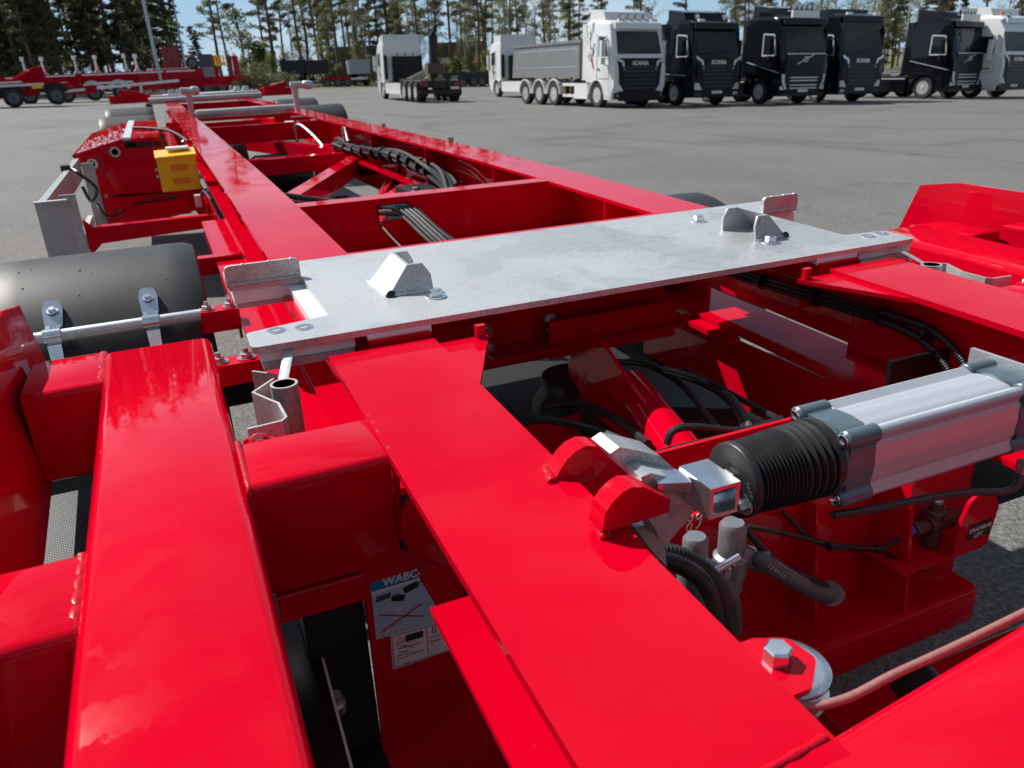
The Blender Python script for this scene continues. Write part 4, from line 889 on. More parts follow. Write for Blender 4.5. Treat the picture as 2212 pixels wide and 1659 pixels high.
# ---- red storage box with folded lid
fy = 6.0
rb = prism('storage_box', rounded([(-.44, fy, -.735), (.10, fy, -.76), (.12, fy, -.46), (-.22, fy, -.45), (-.505, fy, -.50)], [.06, .03, 0, 0, 0]), (0, 2.2, 0), 'red', T, .004)
box('box_skirt', -.44, .12, fy+.02, fy+2.1, -.92, -.762, R, T, .004)
lid = BM()
a_prism(lid, [(-.53, fy-.02, -.468), (-.215, fy-.02, -.388), (-.215, fy-.02, -.396), (-.53, fy-.02, -.476)], (0, 2.25, 0)); a_prism(lid, [(-.535, fy-.022, -.468), (-.215, fy-.022, -.388), (-.21, fy-.022, -.465), (-.50, fy-.022, -.54)], (0, .008, 0))
bev(lid, .002, 1); finish(lid, 'box_lid', R, rb)
box('lid_seal', -.214, -.165, fy-.02, fy+2.24, -.40, -.382, 'alu', rb, .004)
for i in range(3):
    prism('lid_panel', [(-.164+.062*i, fy-.02, -.392), (-.106+.062*i, fy-.02, -.388), (-.106+.062*i, fy-.02, -.415), (-.164+.062*i, fy-.02, -.415)], (0, 2.2, 0), R, rb, .004)
for x, z in ((-.425, -.53), (-.275, -.465)):
    turn('lid_latch', (x, fy-.034, z), (0, -1, 0), [(0, .034), (.012, .034), (.012, .020), (0, .020)], 'steel', rb, 18)
rr = random.Random(5)
bm = BM()
for i in range(150):
    t = rr.random(); x = -.50+.28*t; y = fy+rr.random()**1.6*1.2; a_ring(bm, (x, y, -.468+.25*(x+.53)+.001), (-.24, 0, 1), [(0, .007), (.003, .006), (.005, .002)], 6)
wd = finish(bm, 'water_drops', 'lamp_glass', rb); wd['kind'] = 'stuff'
tube('air_line', [(-.16, 6.9, -.375), (-.05, 6.8, -.38), (.10, 6.6, -.40), (.19, 6.2, -.45)], .010, 'plastic_black', T, 8)
for y in (6.3, 6.8, 7.3, 7.8):
    for z in (-.50, -.58): turn('rivet_bolt', (.178, y, z), (-1, 0, 0), [(0, .02), (.012, .016), (.014, .004)], 'steel', T, 10)
prism('rail_gusset', [(.10, 8.6, -.44), (.204, 8.6, -.44), (.204, 8.6, -.60), (.06, 8.6, -.60)], (0, .012, 0), R, T, .002)
prism('rail_gusset', [(.06, 7.6, -.46), (.204, 7.6, -.44), (.204, 7.6, -.66), (.06, 7.6, -.66)], (0, .012, 0), R, T, .002)
# ---- things inside the frame: tank, spare wheel
wheel(.62, 8.55, .46, .34, zc=-.98)
turn('air_tank', (.72, 7.9, -.93), (1, 0, 0), [(0, .06), (.03, .16), (.08, .19), (.52, .19), (.57, .16), (.6, .06)], 'black_gloss', T, 28)
turn('air_tank', (.55, 3.3, -.98), (1, 0, 0), [(0, .06), (.03, .14), (.06, .16), (.54, .16), (.57, .14), (.6, .06)], 'black_gloss', T, 28)
turn('air_tank', (.40, 5.6, -1.0), (1, 0, 0), [(0, .06), (.03, .14), (.06, .16), (.74, .16), (.77, .14), (.8, .06)], 'black_gloss', T, 28)

# mud specks and a rolled edge on the front mudguard
bm = BM(); rr = random.Random(9)
for i in range(9):
    y_ = 2.16+rr.random()*.35; z_ = -.948+math.sqrt(max(.01, .4705**2-(y_-2.55)**2)); x_ = -.42+rr.random()*.40
    a_ring(bm, (x_, y_, z_), (0, (y_-2.55), (z_+.948)), [(-.002, .0015+rr.random()*.003), (.0008, .002), (.0012, .0006)], 7)
sp_ = finish(bm, 'mud_specks', 'print_black', T); sp_['kind'] = 'stuff'
# more seams where plates meet
for y in (2.0, 2.80): weld([(.3115, y-.003, zr(y)-.05), (.3115, y-.003, zr(y)-.20)], .005); weld([(1.4485, y-.003, zr(y)-.05), (1.4485, y-.003, zr(y)-.20)], .005)
weld([(.405, 1.312, zr(1.3)-.044), (.405, 1.12, zr(1.12)-.046)], .005); weld([(1.355, 1.312, zr(1.3)-.044), (1.355, 1.12, zr(1.12)-.046)], .005)
weld([(.60, .8665, -.952), (1.25, .8665, -.952)], .005); weld([(1.054, .857, -.64), (1.054, .857, -.94)], .004); weld([(.884, .857, -.71), (.884, .857, -.94)], .004)
weld([(.03, .929, -.6605), (.15, .929, -.6605)], .004)
# ================================================================ GROUND
def sheet(name, x0, x1, y0, y1, nx, ny, mat, dz=0, fn=None):
    bm = BM(); g = [[bm.verts.new((x0+(x1-x0)*i/nx, y0+(y1-y0)*j/ny, (fn or gz)(x0+(x1-x0)*i/nx, y0+(y1-y0)*j/ny)+dz)) for i in range(nx+1)] for j in range(ny+1)]
    for j in range(ny):
        for i in range(nx): bm.faces.new((g[j][i], g[j][i+1], g[j+1][i+1], g[j+1][i]))
    return finish(bm, name, mat, None, ang=60)
gr = sheet('asphalt_yard', -400, 500, -100, 900, 90, 100, 'asphalt'); gr['kind'] = 'structure'
vg = sheet('grass_verge', -160, 240, 92, 400, 40, 30, 'verge_grass', .004, lambda x, y: gz(x, y)+.12*(1-math.exp(-(y-92)/6))); vg['kind'] = 'structure'
plain('dark_green', (.02, .18, .07), .4); plain('tail_red', (.28, .02, .02), .3); plain('rust', (.12, .07, .05), .7, 0, var=.3)
# ================================================================ TRUCKS
TILT = Matrix.Rotation(.0317, 4, 'Y') @ Matrix.Rotation(-.0078, 4, 'X')
def place(o, x, y, rz=0., dz=0.):
    o.matrix_world = Matrix.Translation((x, y, gz(x, y)+CAM_H+dz)) @ TILT @ Matrix.Rotation(rz, 4, 'Z')
def lprism(name, poly, vec, mat, parent, b=.01, seg=2): return prism(name, poly, vec, mat, parent, b, seg, rel=False)
def lbox(name, x0, x1, y0, y1, z0, z1, mat, parent, b=.012, seg=2): return box(name, x0, x1, y0, y1, z0, z1, mat, parent, b, seg, rel=False)
def twheel(x, y, parent, r=.51, w_=.32, out=-1, rim='rim_bright', dual=False):
    W_ = .58 if dual else w_
    xa = x if out < 0 else x-W_
    t = turn('wheel', (xa, y, r), (1, 0, 0), [(.03, r*.58), (.004, r*.66), (.014, r*.92), (.05, r*.99), (.09, r), (W_-.09, r), (W_-.05, r*.99), (W_-.014, r*.92), (W_-.004, r*.66), (W_-.03, r*.58)], 'tyre', parent, 32, rel=False)
    o, d = (xa+.012, 1) if out < 0 else (xa+W_-.012, -1)
    ri = turn('rim', (o, y, r), (d, 0, 0), [(0, r*.60), (.02, r*.57), (.05, r*.50), (.045, r*.34), (.02 if not dual else .10, r*.26), (-.01 if not dual else .09, r*.17), (-.01 if not dual else .09, .001)], rim, t, 26, rel=False)
    n = 8; bm = BM()
    for i in range(n):
        a = 2*math.pi*i/n; a_ring(bm, (o+d*.04, y+math.cos(a)*r*.42, r+math.sin(a)*r*.42), (-d, 0, 0), [(0, .045), (.006, .045)], 8)
    finish(bm, 'hand_holes', 'chassis', ri, rel=False)
    return t
def arch(x0, x1, yc, zc, r, t, mat, parent, a0=0, a1=180, nm='wheel_arch'):
    bm = BM(); n = 14
    P = [(yc-math.cos(RAD(a0+(a1-a0)*i/n))*r, zc+math.sin(RAD(a0+(a1-a0)*i/n))*r) for i in range(n+1)]
    Q = [(yc-math.cos(RAD(a0+(a1-a0)*i/n))*(r+t), zc+math.sin(RAD(a0+(a1-a0)*i/n))*(r+t)) for i in range(n+1)]
    rows = [[bm.verts.new(c) for c in ((x0, *p), (x1, *p), (x1, *q), (x0, *q))] for p, q in zip(P, Q)]
    for A, B in zip(rows, rows[1:]):
        for k in range(4): bm.faces.new((A[k], A[(k+1) % 4], B[(k+1) % 4], B[k]))
    bm.faces.new(rows[0]); bm.faces.new(rows[-1]); bev(bm, .012, 2); return finish(bm, nm, mat, parent, rel=False)
def mirror_(x, parent, col, y=.55):
    s = -1 if x < 0 else 1
    m_ = lbox('mirror', x-.10, x+.10, y-.06, y+.10, 1.98, 2.60, col, parent, .04, 3)
    lbox('mirror', x-.10, x+.10, y-.05, y+.09, 1.70, 1.95, col, parent, .04, 3)
    lbox('mirror_glass', x-.08, x+.08, y+.101, y+.106, 2.02, 2.56, 'lamp_glass', m_, .002)
    a, b_ = sorted((x-s*.08, s*1.2)); lbox('mirror_arm', a, b_, y-.02, y+.03, 2.62, 2.67, col, parent, .01); lbox('mirror_arm', a, b_, y-.02, y+.03, 1.64, 1.69, col, parent, .01)
def cab(root, kind='S', col='truck_white', high=False, front='black_trim'):
    zt = 3.58 if high else 3.44 if kind == 'V' else 3.30
    W = 1.25; ac, ar = 1.38, .62
    prof = [(.12, .34), (.03, .50), (0, .85), (0, 1.62), (.05, 2.05), (.36, 2.98), (.40 if not high else .34, zt-.06), (.62, zt+.06), (2.20, zt+.14), (2.26, zt), (2.26, 1.02)]
    prof += [(ac+math.cos(RAD(a))*ar, .51+math.sin(RAD(a))*ar) for a in (52, 75, 98, 121, 145, 168, 185)] + [(ac-ar-.02, .34)]
    bm = BM(); a_prism(bm, [(-W, y, z) for y, z in prof], (2*W, 0, 0))
    es = [e for e in bm.edges if abs(e.verts[0].co.x-e.verts[1].co.x) < 1e-6 and ((e.verts[0].co.y < .5 and e.verts[1].co.y < .7 and min(v.co.z for v in e.verts) > .3) or min(v.co.z for v in e.verts) > 3.0) and (e.verts[0].co-e.verts[1].co).length > .05 and not max(v.co.y for v in e.verts) > 2.3]
    bev(bm, .17, 5, es); c = finish(bm, 'cab', col, root, rel=False, ang=30)
    # windscreen follows the rake
    d = Vector((0, .31, .93)).normalized(); n_ = Vector((0, -d.z, d.y))
    def ws(x, t, o): p = Vector((0, .05, 2.05))+d*t+n_*o; return (x, p.y, p.z)
    lprism('windscreen', rounded([ws(-1.06, .03, .004), ws(1.06, .03, .004), ws(1.0, .93, .004), ws(-1.0, .93, .004)], .06), n_*.012, 'glass_dark', c, .004)
    bm = BM()
    for x in (-.45, .25): a_beam(bm, ws(x, .05, .03), ws(x+.62, .13, .03), .02, .02)
    finish(bm, 'wiper', 'black_trim', c, rel=False)
    lprism('sun_visor', [(-1.12, .30, zt-.26), (1.12, .30, zt-.26), (1.10, .36, zt-.03), (-1.10, .36, zt-.03)], (0, -.10, -.02), col if kind == 'S' and col == 'truck_white' else 'black_trim', c, .03, 3)
    for s in (-1, 1):
        x = s*(W+.004); o = s*.010
        wn = lprism('side_window', rounded([(x, .50, 2.02), (x, .66, 2.72), (x, 1.20, 2.76), (x, 1.20, 2.02), (x, .85, 1.96)], .05), (o, 0, 0), 'glass_dark', c, .003)
        bm = BM(); q = [(x, .44, 1.97), (x, .60, 2.77), (x, 1.26, 2.82), (x, 1.26, 1.97)]
        for a, b_ in zip(q, q[1:]+q[:1]): a_beam(bm, Vector(a), Vector(b_), .05, .035, (1, 0, 0))
        finish(bm, 'window_frame', 'trim_bright' if col == 'truck_black' else col, wn, rel=False)
        if kind == 'S': lprism('quarter_window', rounded([(x, 1.55, 2.05), (x, 1.55, 2.60), (x, 1.95, 2.60), (x, 1.95, 2.05)], .08), (o, 0, 0), 'glass_dark', c, .003) if col == 'truck_black' else None
        bm = BM()
        for a, b_ in (((x, .40, 1.15), (x, .40, 1.95)), ((x, 1.36, 1.15), (x, 1.36, 2.85)), ((x, .40, 1.15), (x, 1.36, 1.15))): a_beam(bm, a, b_, .012, .012, (1, 0, 0))
        finish(bm, 'door_seam', 'black_trim', c, rel=False)
        lbox('door_handle', min(x, x+s*.03), max(x, x+s*.03), 1.14, 1.30, 1.50, 1.55, 'black_trim', c, .01)
        lbox('step', min(s*1.0, s*1.252), max(s*1.0, s*1.252), .22, .74, .40, .46, 'black_trim' if col != 'truck_white' else 'alu', c, .01)
        arch(*sorted((s*.95, s*1.268)), ac, .51, .585, .05, col, c, 6, 176)
        mirror_(s*1.47, c, col if col == 'truck_white' else 'black_trim')
        twheel(s*1.22 if s < 0 else s*1.22, ac, root, out=s)
    lbox('number_plate', -.27, .27, -.045, -.03, .50, .61, 'white', c, .004)
    if kind == 'S':
        g = lprism('grille', [(-.98, -.012, .60), (.98, -.012, .60), (1.02, -.012, 1.40), (1.10, -.012, 1.92), (-1.10, -.012, 1.92), (-1.02, -.012, 1.40)], (0, .03, .0), front, c, .01)
        for i, z in enumerate((.74, .90, 1.06, 1.22, 1.38, 1.52)):
            lbox('grille_bar', -.74-.02*i, .74+.02*i, -.045, -.013, z, z+.085, 'grille_dark', g, .012)
        lettering('lettering', 'SCANIA', (0, -.030, 1.66), (1, 0, 0), (0, 0, 1), .22, 'trim_bright', g, rel=False, ext=.008, bold=.008, align='CENTER')
        for s in (-1, 1):
            hl = lprism('headlight', [(s*1.16, -.02, 1.98), (s*1.16, -.02, 1.86), (s*.90, -.02, 1.74), (s*.80, -.02, 1.48), (s*.74, -.02, 1.48), (s*.80, -.02, 1.80)], (0, -.02, 0), 'lamp_glass', c, .008)
            h2 = lprism('headlight', [(s*.80, -.02, .66), (s*1.14, .02, .66), (s*1.16, .02, .92), (s*.98, -.02, .92)], (0, -.03, 0), 'lamp_glass', c, .015)
            lbox('fog_lamp', min(s*.86, s*1.10), max(s*.86, s*1.10), -.03, .04, .44, .56, 'lamp_glass', c, .02)
        lbox('bumper', -1.2, 1.2, -.03, .10, .36, .60, front if front != 'black_trim' else 'black_trim', c, .03)
        for x in (-.78, .78): lbox('roof_marker', x-.14, x+.14, .28, .40, zt+.0, zt+.10, 'lamp_glass', c, .03)
    else:
        g = lprism('grille', [(-.86, -.012, .50), (.86, -.012, .50), (1.02, -.012, 1.10), (1.02, -.012, 2.02), (-1.02, -.012, 2.02), (-1.02, -.012, 1.10)], (0, .03, 0), 'black_trim', c, .01)
        lbox('grille_trim', -1.05, 1.05, -.03, -.013, 2.0, 2.035, 'trim_bright', g, .005)
        for z in (.64, .76, .94, 1.06): lbox('grille_bar', -.72-.06*(z-.6), .72+.06*(z-.6), -.04, -.013, z, z+.04, 'trim_bright', g, .008)
        bm = BM(); a_ring(bm, (0, -.02, 1.80), (0, -1, 0), [(0, .115), (.02, .115), (.02, .085), (0, .085), (0, .115)], 24, cap=False); a_beam(bm, (-.42, -.02, 1.62), (.42, -.02, 1.98), .02, .035)
        finish(bm, 'emblem', 'trim_bright', g, rel=False)
        for s in (-1, 1):
            lprism('headlight', [(s*1.06, -.015, 1.22), (s*1.19, .02, 1.22), (s*1.14, .02, .90), (s*.98, -.015, .62), (s*.90, -.015, .62), (s*1.04, -.015, .95)], (0, -.02, 0), 'lamp_glass', c, .01)
            lprism('headlight', [(s*1.20, .06, .60), (s*1.20, .06, .82), (s*1.0, -.01, .60)], (0, -.03, 0), 'lamp_glass', c, .01)
            bm = BM(); a_beam(bm, (s*1.262, .15, 1.28), (s*1.262, 2.2, 1.72), .02, .06, (1, 0, 0)); finish(bm, 'side_trim', 'trim_bright', c, rel=False)
        lbox('roof_sign', -.72, .72, .26, .34, zt-.02, zt+.26, 'white', c, .03)
        lbox('bumper', -1.2, 1.2, -.03, .10, .34, .48, 'black_trim', c, .03)
    return c, zt
def roof_lamps(c, n, z, y=.45, w_=.75, mat='lamp_glass'):
    bar = turn('lamp_bar', (-w_-.2, y+.06, z-.16), (1, 0, 0), [(0, .025), (2*w_+.4, .025)], 'trim_bright', c, 10, rel=False)
    for i in range(n):
        x = -w_+2*w_*i/(n-1)
        l = turn('spot_lamp', (x, y+.12, z), (0, -1, 0), [(0, .05), (.06, .115), (.14, .125), (.15, .115)], 'black_trim', c, 18, rel=False)
        turn('lamp_lens', (x, y-.031, z), (0, -1, 0), [(0, .11), (.012, .09), (.018, .01)], mat, l, 18, rel=False)
def spoiler(c, zt, col, w_=1.16):
    lprism('roof_spoiler', [(-w_, .95, zt+.02), (-w_, 1.15, zt+.40), (-w_, 2.22, zt+.56), (-w_, 2.22, zt+.02)], (2*w_, 0, 0), col, c, .09, 4)
    for s in (-1, 1): lprism('side_deflector', [(s*1.15, 2.262, 1.1), (s*1.25, 2.262, 1.1), (s*1.25, 2.60, 1.1), (s*1.15, 2.60, 1.1)], (0, 0, zt-1.1), col, c, .02)
def chassis(root, L, axles, col='chassis', dual=True, rim='rim_bright'):
    for s in (-1, 1): lbox('chassis_rail', min(s*.38, s*.46), max(s*.38, s*.46), .9, L, .72, .98, 'chassis', root, .01)
    for y in axles:
        lbox('axle', -.9, .9, y-.07, y+.07, .42, .60, 'chassis', root, .02)
        for s in (-1, 1): twheel(s*1.24, y, root, out=s, dual=dual, rim=rim)
TG = 'trucks parked across the yard'
def truck_root(name, label, x, y, rz, group=None):
    o = empty(name); place(o, x, y, rz); tag(o, label, 'truck', group); return o
# local origin: centre of the front bumper; front-left wheel (as seen) is at (-1.07, 1.38)
def front_pos(wx, wy, rz): 
    v = Matrix.Rotation(rz, 3, 'Z') @ Vector((-1.10, 1.38, 0)); return wx-v.x, wy-v.y

# 1 white tipper
rz = RAD(1.5); x, y = front_pos(17.5, 31.0, rz)
t1 = truck_root('tipper_truck', 'white four-axle tipper truck with long grey dump body and roof lamps', x, y, rz, TG)
c, zt = cab(t1, 'S', 'truck_white'); spoiler(c, zt, 'truck_white', 1.1); roof_lamps(c, 4, zt+.20, .62, .55)
chassis(t1, 9.3, (5.25, 6.75, 8.25), dual=False)
for yy in (5.25, 6.75, 8.25):
    for s in (-1, 1): arch(*sorted((s*.90, s*1.27)), yy, .51, .60, .055, 'truck_white', t1, 0, 180)
for s in (-1, 1):
    a, b_ = sorted((s*1.0, s*1.25))
    lbox('side_tank', a, b_, 2.1, 3.25, .34, .98, 'truck_white', t1, .04, 3)
    for z in (.40, .86): lbox('side_rail', a+.1 if s < 0 else a, b_ if s < 0 else b_, 3.3, 4.55, z, z+.12, 'truck_white', t1, .02)
    for yy in (3.7, 4.2): lbox('rail_post', min(s*1.1, s*1.2), max(s*1.1, s*1.2), yy, yy+.05, .52, .86, 'brass', t1, .005)
bd = BM(); a_prism(bd, [(-1.25, 2.65, 1.22), (-1.25, 2.65, 2.62), (-1.25, 9.5, 2.62), (-1.25, 9.7, 1.22)], (.06, 0, 0)); a_prism(bd, [(1.19, 2.65, 1.22), (1.19, 2.65, 2.62), (1.19, 9.5, 2.62), (1.19, 9.7, 1.22)], (.06, 0, 0))
a_box(bd, -1.19, 1.19, 2.65, 2.72, 1.22, 2.85); a_box(bd, -1.19, 1.19, 2.72, 9.6, 1.22, 1.30); a_box(bd, -1.19, 1.19, 9.42, 9.5, 1.30, 2.6); bev(bd, .01, 1)
body = finish(bd, 'dump_body', 'grey_body', t1, rel=False)
for s in (-1, 1):
    lprism('side_frame', rounded([(s*1.251, 3.05, 1.62), (s*1.251, 3.05, 2.42), (s*1.251, 8.95, 2.42), (s*1.251, 9.25, 1.62)], .12), (s*.006, 0, 0), 'alu', body, .002)
    lprism('side_panel', rounded([(s*1.257, 3.12, 1.70), (s*1.257, 3.12, 2.36), (s*1.257, 8.90, 2.36), (s*1.257, 9.12, 1.70)], .10), (s*.006, 0, 0), 'grey_body', body, .002)
    lbox('top_rail', min(s*1.22, s*1.29), max(s*1.22, s*1.29), 2.66, 9.5, 2.60, 2.72, 'grey_body', body, .02)
    lbox('front_pillar', min(s*1.19, s*1.28), max(s*1.19, s*1.28), 2.60, 2.80, 1.2, 2.75, 'dark_grey', body, .015)
# free-form brush strokes and ribbon on the cab side
rr = random.Random(11)
for i in range(34):
    yy = 1.62+rr.random()*.55; z = 1.75+rr.random()*1.25; L_ = .10+rr.random()*.28; a = RAD(60+rr.uniform(-30, 55))
    bm = BM(); a_beam(bm, (-1.2545, yy, z), (-1.2545, yy+math.cos(a)*L_, z+math.sin(a)*L_), .006, .008+rr.random()*.02, (1, 0, 0)); finish(bm, 'brush_stroke', 'print_black' if i % 3 else 'dark_grey', c, rel=False)
lprism('painted_ribbon', [(-1.256, 1.74, 2.0), (-1.256, 1.86, 2.0), (-1.256, 1.72, 1.62), (-1.256, 1.58, 1.46), (-1.256, 1.62, 1.64)], (-.004, 0, 0), 'print_red', c, 0)
lprism('painted_ribbon', [(-1.256, 1.74, 2.36), (-1.256, 1.84, 2.38), (-1.256, 1.76, 2.30)], (-.004, 0, 0), 'print_red', c, 0)
lbox('plow_mount', -1.0, 1.0, -.10, .02, .28, .62, 'black_trim', c, .03)

# 2..6 the dark row and the white one at its end
def tractor(name, label, wx, wy, rz, kind, col, high, extra):
    x, y = front_pos(wx, wy, rz); r = truck_root(name, label, x, y, rz, TG)
    c, zt = cab(r, kind, col, high); chassis(r, 6.6, (5.1,), dual=True)
    for s in (-1, 1):
        a, b_ = sorted((s*.95, s*1.24)); lbox('side_skirt', a, b_, 2.32, 4.35, .30, .98, col, r, .03, 3)
        lbox('skirt_trim', min(s*1.241, s*1.25), max(s*1.241, s*1.25), 2.34, 4.33, .90, .94, 'trim_bright', r, .003)
        arch(*sorted((s*.66, s*1.26)), 5.1, .51, .60, .04, 'black_trim', r)
    lbox('deck_plate', -.5, .5, 2.4, 6.5, .985, 1.02, 'chassis', r, .01); lprism('coupling_plate', rounded([(-.45, 4.6, 1.05), (.45, 4.6, 1.05), (.45, 5.6, 1.05), (-.45, 5.6, 1.05)], .15), (0, 0, .06), 'chassis', r, .01)
    extra(r, c, zt); return r
def ex_black1(r, c, zt):
    spoiler(c, zt, 'truck_black', 1.1); roof_lamps(c, 2, zt+.20, .75, .7)
    for s in (-1, 1): bm = BM(); a_beam(bm, (s*1.262, .5, 1.22), (s*1.262, 2.2, 1.30), .02, .05, (1, 0, 0)); finish(bm, 'side_trim', 'trim_bright', c, rel=False)
tractor('tractor_unit', 'glossy black tractor with roof spoiler beside the white tipper truck', 21.04, 30.5, RAD(1), 'S', 'truck_black', False, ex_black1)
def ex_volvo(n):
    def f(r, c, zt):
        roof_lamps(c, n, zt+.40, .45, .55); spoiler(c, zt, 'truck_black', 1.15)
    return f
tractor('tractor_unit', 'black tractor with silver grille bars and roof lamps between two other black trucks', 24.63, 29.3, RAD(0), 'V', 'truck_black', False, ex_volvo(5))
def ex_s2(r, c, zt): lbox('roof_fin', -1.1, 1.1, 1.2, 2.2, zt+.10, zt+.28, 'truck_black', c, .06, 3)
tractor('tractor_unit', 'tall black tractor with flat high roof and chrome door window frames', 27.97, 29.4, RAD(-1), 'S', 'truck_black', True, ex_s2)
tractor('tractor_unit', 'black tractor with roof lamps standing apart next to the last white truck', 34.47, 29.2, RAD(8), 'V', 'truck_black', False, ex_volvo(5))
def ex_w3(r, c, zt):
    spoiler(c, zt, 'truck_white', 1.1)
    lettering('lettering', 'RPS', (-1.262, 2.05, 1.50), (0, -1, 0), (0, 0, 1), .42, 'print_black', c, rel=False, ext=.003, shear=.2, bold=.01)
    lbox('printed_band', -1.262, -1.258, .55, 1.1, 1.30, 1.36, 'blue' if False else 'dark_green', c, .001)
    lettering('lettering', 'DENTAL', (-1.262, 1.9, 2.95), (0, -1, 0), (0, 0, 1), .18, 'print_black', c, rel=False, ext=.003)
    turn('beacon', (-.9, .7, zt+.12), (0, 0, 1), [(0, .08), (.12, .07), (.15, .02)], 'orange', c, 14, rel=False)
    roof_lamps(c, 2, zt+.02, .28, .9)
tractor('tractor_unit', 'white tractor with printed sides at the end of the black row', 37.0, 28.6, RAD(6), 'S', 'truck_white', True, ex_w3)

# hooklift truck seen from behind, and the similar white cab beyond the tipper
def hooklift(name, label, x, y, rz, full):
    r = truck_root(name, label, x, y, rz, TG); c, zt = cab(r, 'S', 'truck_white')
    lprism('roof_spoiler', [(-1.2, .85, zt+.02), (-1.2, 1.10, zt+.40), (-1.2, 2.20, zt+.52), (-1.2, 2.20, zt+.02)], (2.4, 0, 0), 'truck_white', c, .09, 4)
    lbox('rear_wall', -1.15, 1.15, 2.262, 2.28, 1.15, zt+.3, 'alu' if False else 'truck_white', c, .01)
    ax = (7.5, 8.9, 10.3)
    chassis(r, 11.3, ax if full else (6.2,), dual=True, rim='rim_bright')
    lbox('cab_rack', -.95, .75, 2.42, 2.75, 1.05, 2.55, 'black_trim', c, .03)
    for xx in (-.6, -.1, .4): lbox('rack_bar', xx, xx+.06, 2.751, 2.78, 1.1, 2.75, 'chassis', c, .01)
    for s in (-1, 1):
        a, b_ = sorted((s*.9, s*1.25)); lbox('side_box', a, b_, 2.4, 6.7, .36, .98, 'truck_white', r, .03, 3)
        lbox('air_intake', min(s*1.05, s*1.22), max(s*1.05, s*1.22), 2.30, 2.5, 1.2, 2.6, 'black_trim', c, .03)
        if full:
            for yy in ax: arch(*sorted((s*.62, s*1.27)), yy, .51, .60, .03, 'dark_grey', r, 10, 170)
    if full:
        for s in (-1, 1):
            lbox('hook_frame', min(s*.30, s*.52), max(s*.30, s*.52), 3.0, 11.2, 1.0, 1.22, 'chassis', r, .02)
            lt = lbox('tail_lamp', min(s*.75, s*1.15), max(s*.75, s*1.15), 11.15, 11.26, .84, 1.02, 'tail_red', r, .02)
            lbox('rear_flap', min(s*.66, s*1.24), max(s*.66, s*1.24), 10.95, 10.98, .30, 1.05, 'black_trim', r, .01)
        lbox('rear_bumper', -1.2, 1.2, 11.1, 11.22, .42, .62, 'chassis', r, .02); lbox('rear_cross', -1.1, 1.1, 10.95, 11.2, .75, 1.1, 'chassis', r, .02)
        lbox('number_plate', -1.05, -.55, 11.23, 11.245, .66, .78, 'white', r, .004)
        lprism('hook_arm', [(-.62, 8.0, 1.2), (-.62, 8.45, 1.2), (-.62, 8.32, 3.5), (-.62, 8.06, 3.6)], (.36, 0, 0), 'chassis', r, .03)
        lprism('hook_tip', [(-.54, 8.06, 3.57), (-.54, 8.32, 3.49), (-.54, 9.0, 3.75), (-.54, 9.1, 4.0), (-.54, 8.92, 3.9), (-.54, 8.2, 3.85)], (.2, 0, 0), 'chassis', r, .03)
        lbox('hook_block', -.95, .0, 7.9, 8.6, 1.45, 2.0, 'rust', r, .05)
        bm = BM(); a_beam(bm, (.3, 4.6, 1.15), (-.3, 8.0, 1.75), .16, .16); a_beam(bm, (-.2, 5.0, 1.2), (-.5, 8.0, 1.6), .14, .14); finish(bm, 'lift_ram', 'steel', r, rel=False)
        bm = BM(); a_beam(bm, (-.45, 8.4, 3.7), (-1.2, 9.2, 3.2), .10, .10); finish(bm, 'arm_stay', 'alu', r, rel=False)
    return r
# facing away: local front points to +Y
def rear_place(wx, wy): return wx+1.12*1.0, wy+1.38     # cab turned round: visible wheel sits at local +x side
x, y = 15.37, 54.8
hooklift('hooklift_truck', 'white hooklift truck seen from behind with its dark hook arm raised', x, y, RAD(176.6), True)
hooklift('hooklift_truck', 'white cab seen from behind, half hidden by the grey dump body', 21.7+1.10, 52.0+1.38, RAD(180-2), False)
plain('dark_black', (.012, .013, .017), .5); plain('pale_red', (.52, .22, .24), .5); plain('red_dark', (.16, .012, .016), .5); plain('ramp_grey', (.05, .06, .075), .5)
plain('rim_dull', (.12, .12, .125), .5, .4); plain('olive', (.10, .10, .075), .6); plain('pale_blue', (.34, .37, .42), .5)
# ================================================================ BACKGROUND THINGS
# ---- parked red trailers on the left
def bigwheel(x, y, z, parent, r=.50, w_=.34, ax=(0, 1, 0)):
    t = turn('wheel', (x, y, z), ax, [(.0, r*.58), (.012, r*.66), (.02, r*.92), (.06, r), (w_-.06, r), (w_-.02, r*.92), (w_, r*.58)], 'tyre', parent, 28, rel=False)
    turn('rim', (x-ax[0]*.001, y-.012, z), ax, [(0, r*.60), (.03, r*.52), (.035, r*.30), (.0, r*.22), (0, .001)], 'rim_dull', t, 20, rel=False); return t
def place2(o, p, rz): o.matrix_world = Matrix.Translation((p[0], p[1], gz(p[0], p[1])+CAM_H)) @ Matrix.Rotation(rz, 4, 'Z')
rzL = RAD(14)
# near one: low trailer with axles in view  (local x runs to the right along the trailer, -y faces the camera)
tn = empty('low_trailer'); place2(tn, G(35, 232.3), rzL); tag(tn, 'low red flatbed trailer with silver drawbar, standing before the stake trailer', 'trailer', 'red trailers parked before the wood')
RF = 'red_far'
lbox('frame', -9, 3.4, .3, .55, .98, 1.18, RF, tn, .02); lbox('frame', -9, 3.4, 1.6, 1.85, .98, 1.18, RF, tn, .02); lbox('deck_edge', -9, 1.7, .02, .12, 1.10, 1.24, 'alu', tn, .01)
lbox('deck', -9, 1.6, .13, 2.2, 1.10, 1.17, 'dark_grey', tn, .01); lbox('marker_tape', -9, .6, .01, .018, 1.30, 1.38, 'white', tn, .002)
lbox('side_board', -9, 2.4, .02, .06, 1.25, 1.46, RF, tn, .005); lbox('lower_beam', -9, 4.5, .36, .5, .55, .97, RF, tn, .02)
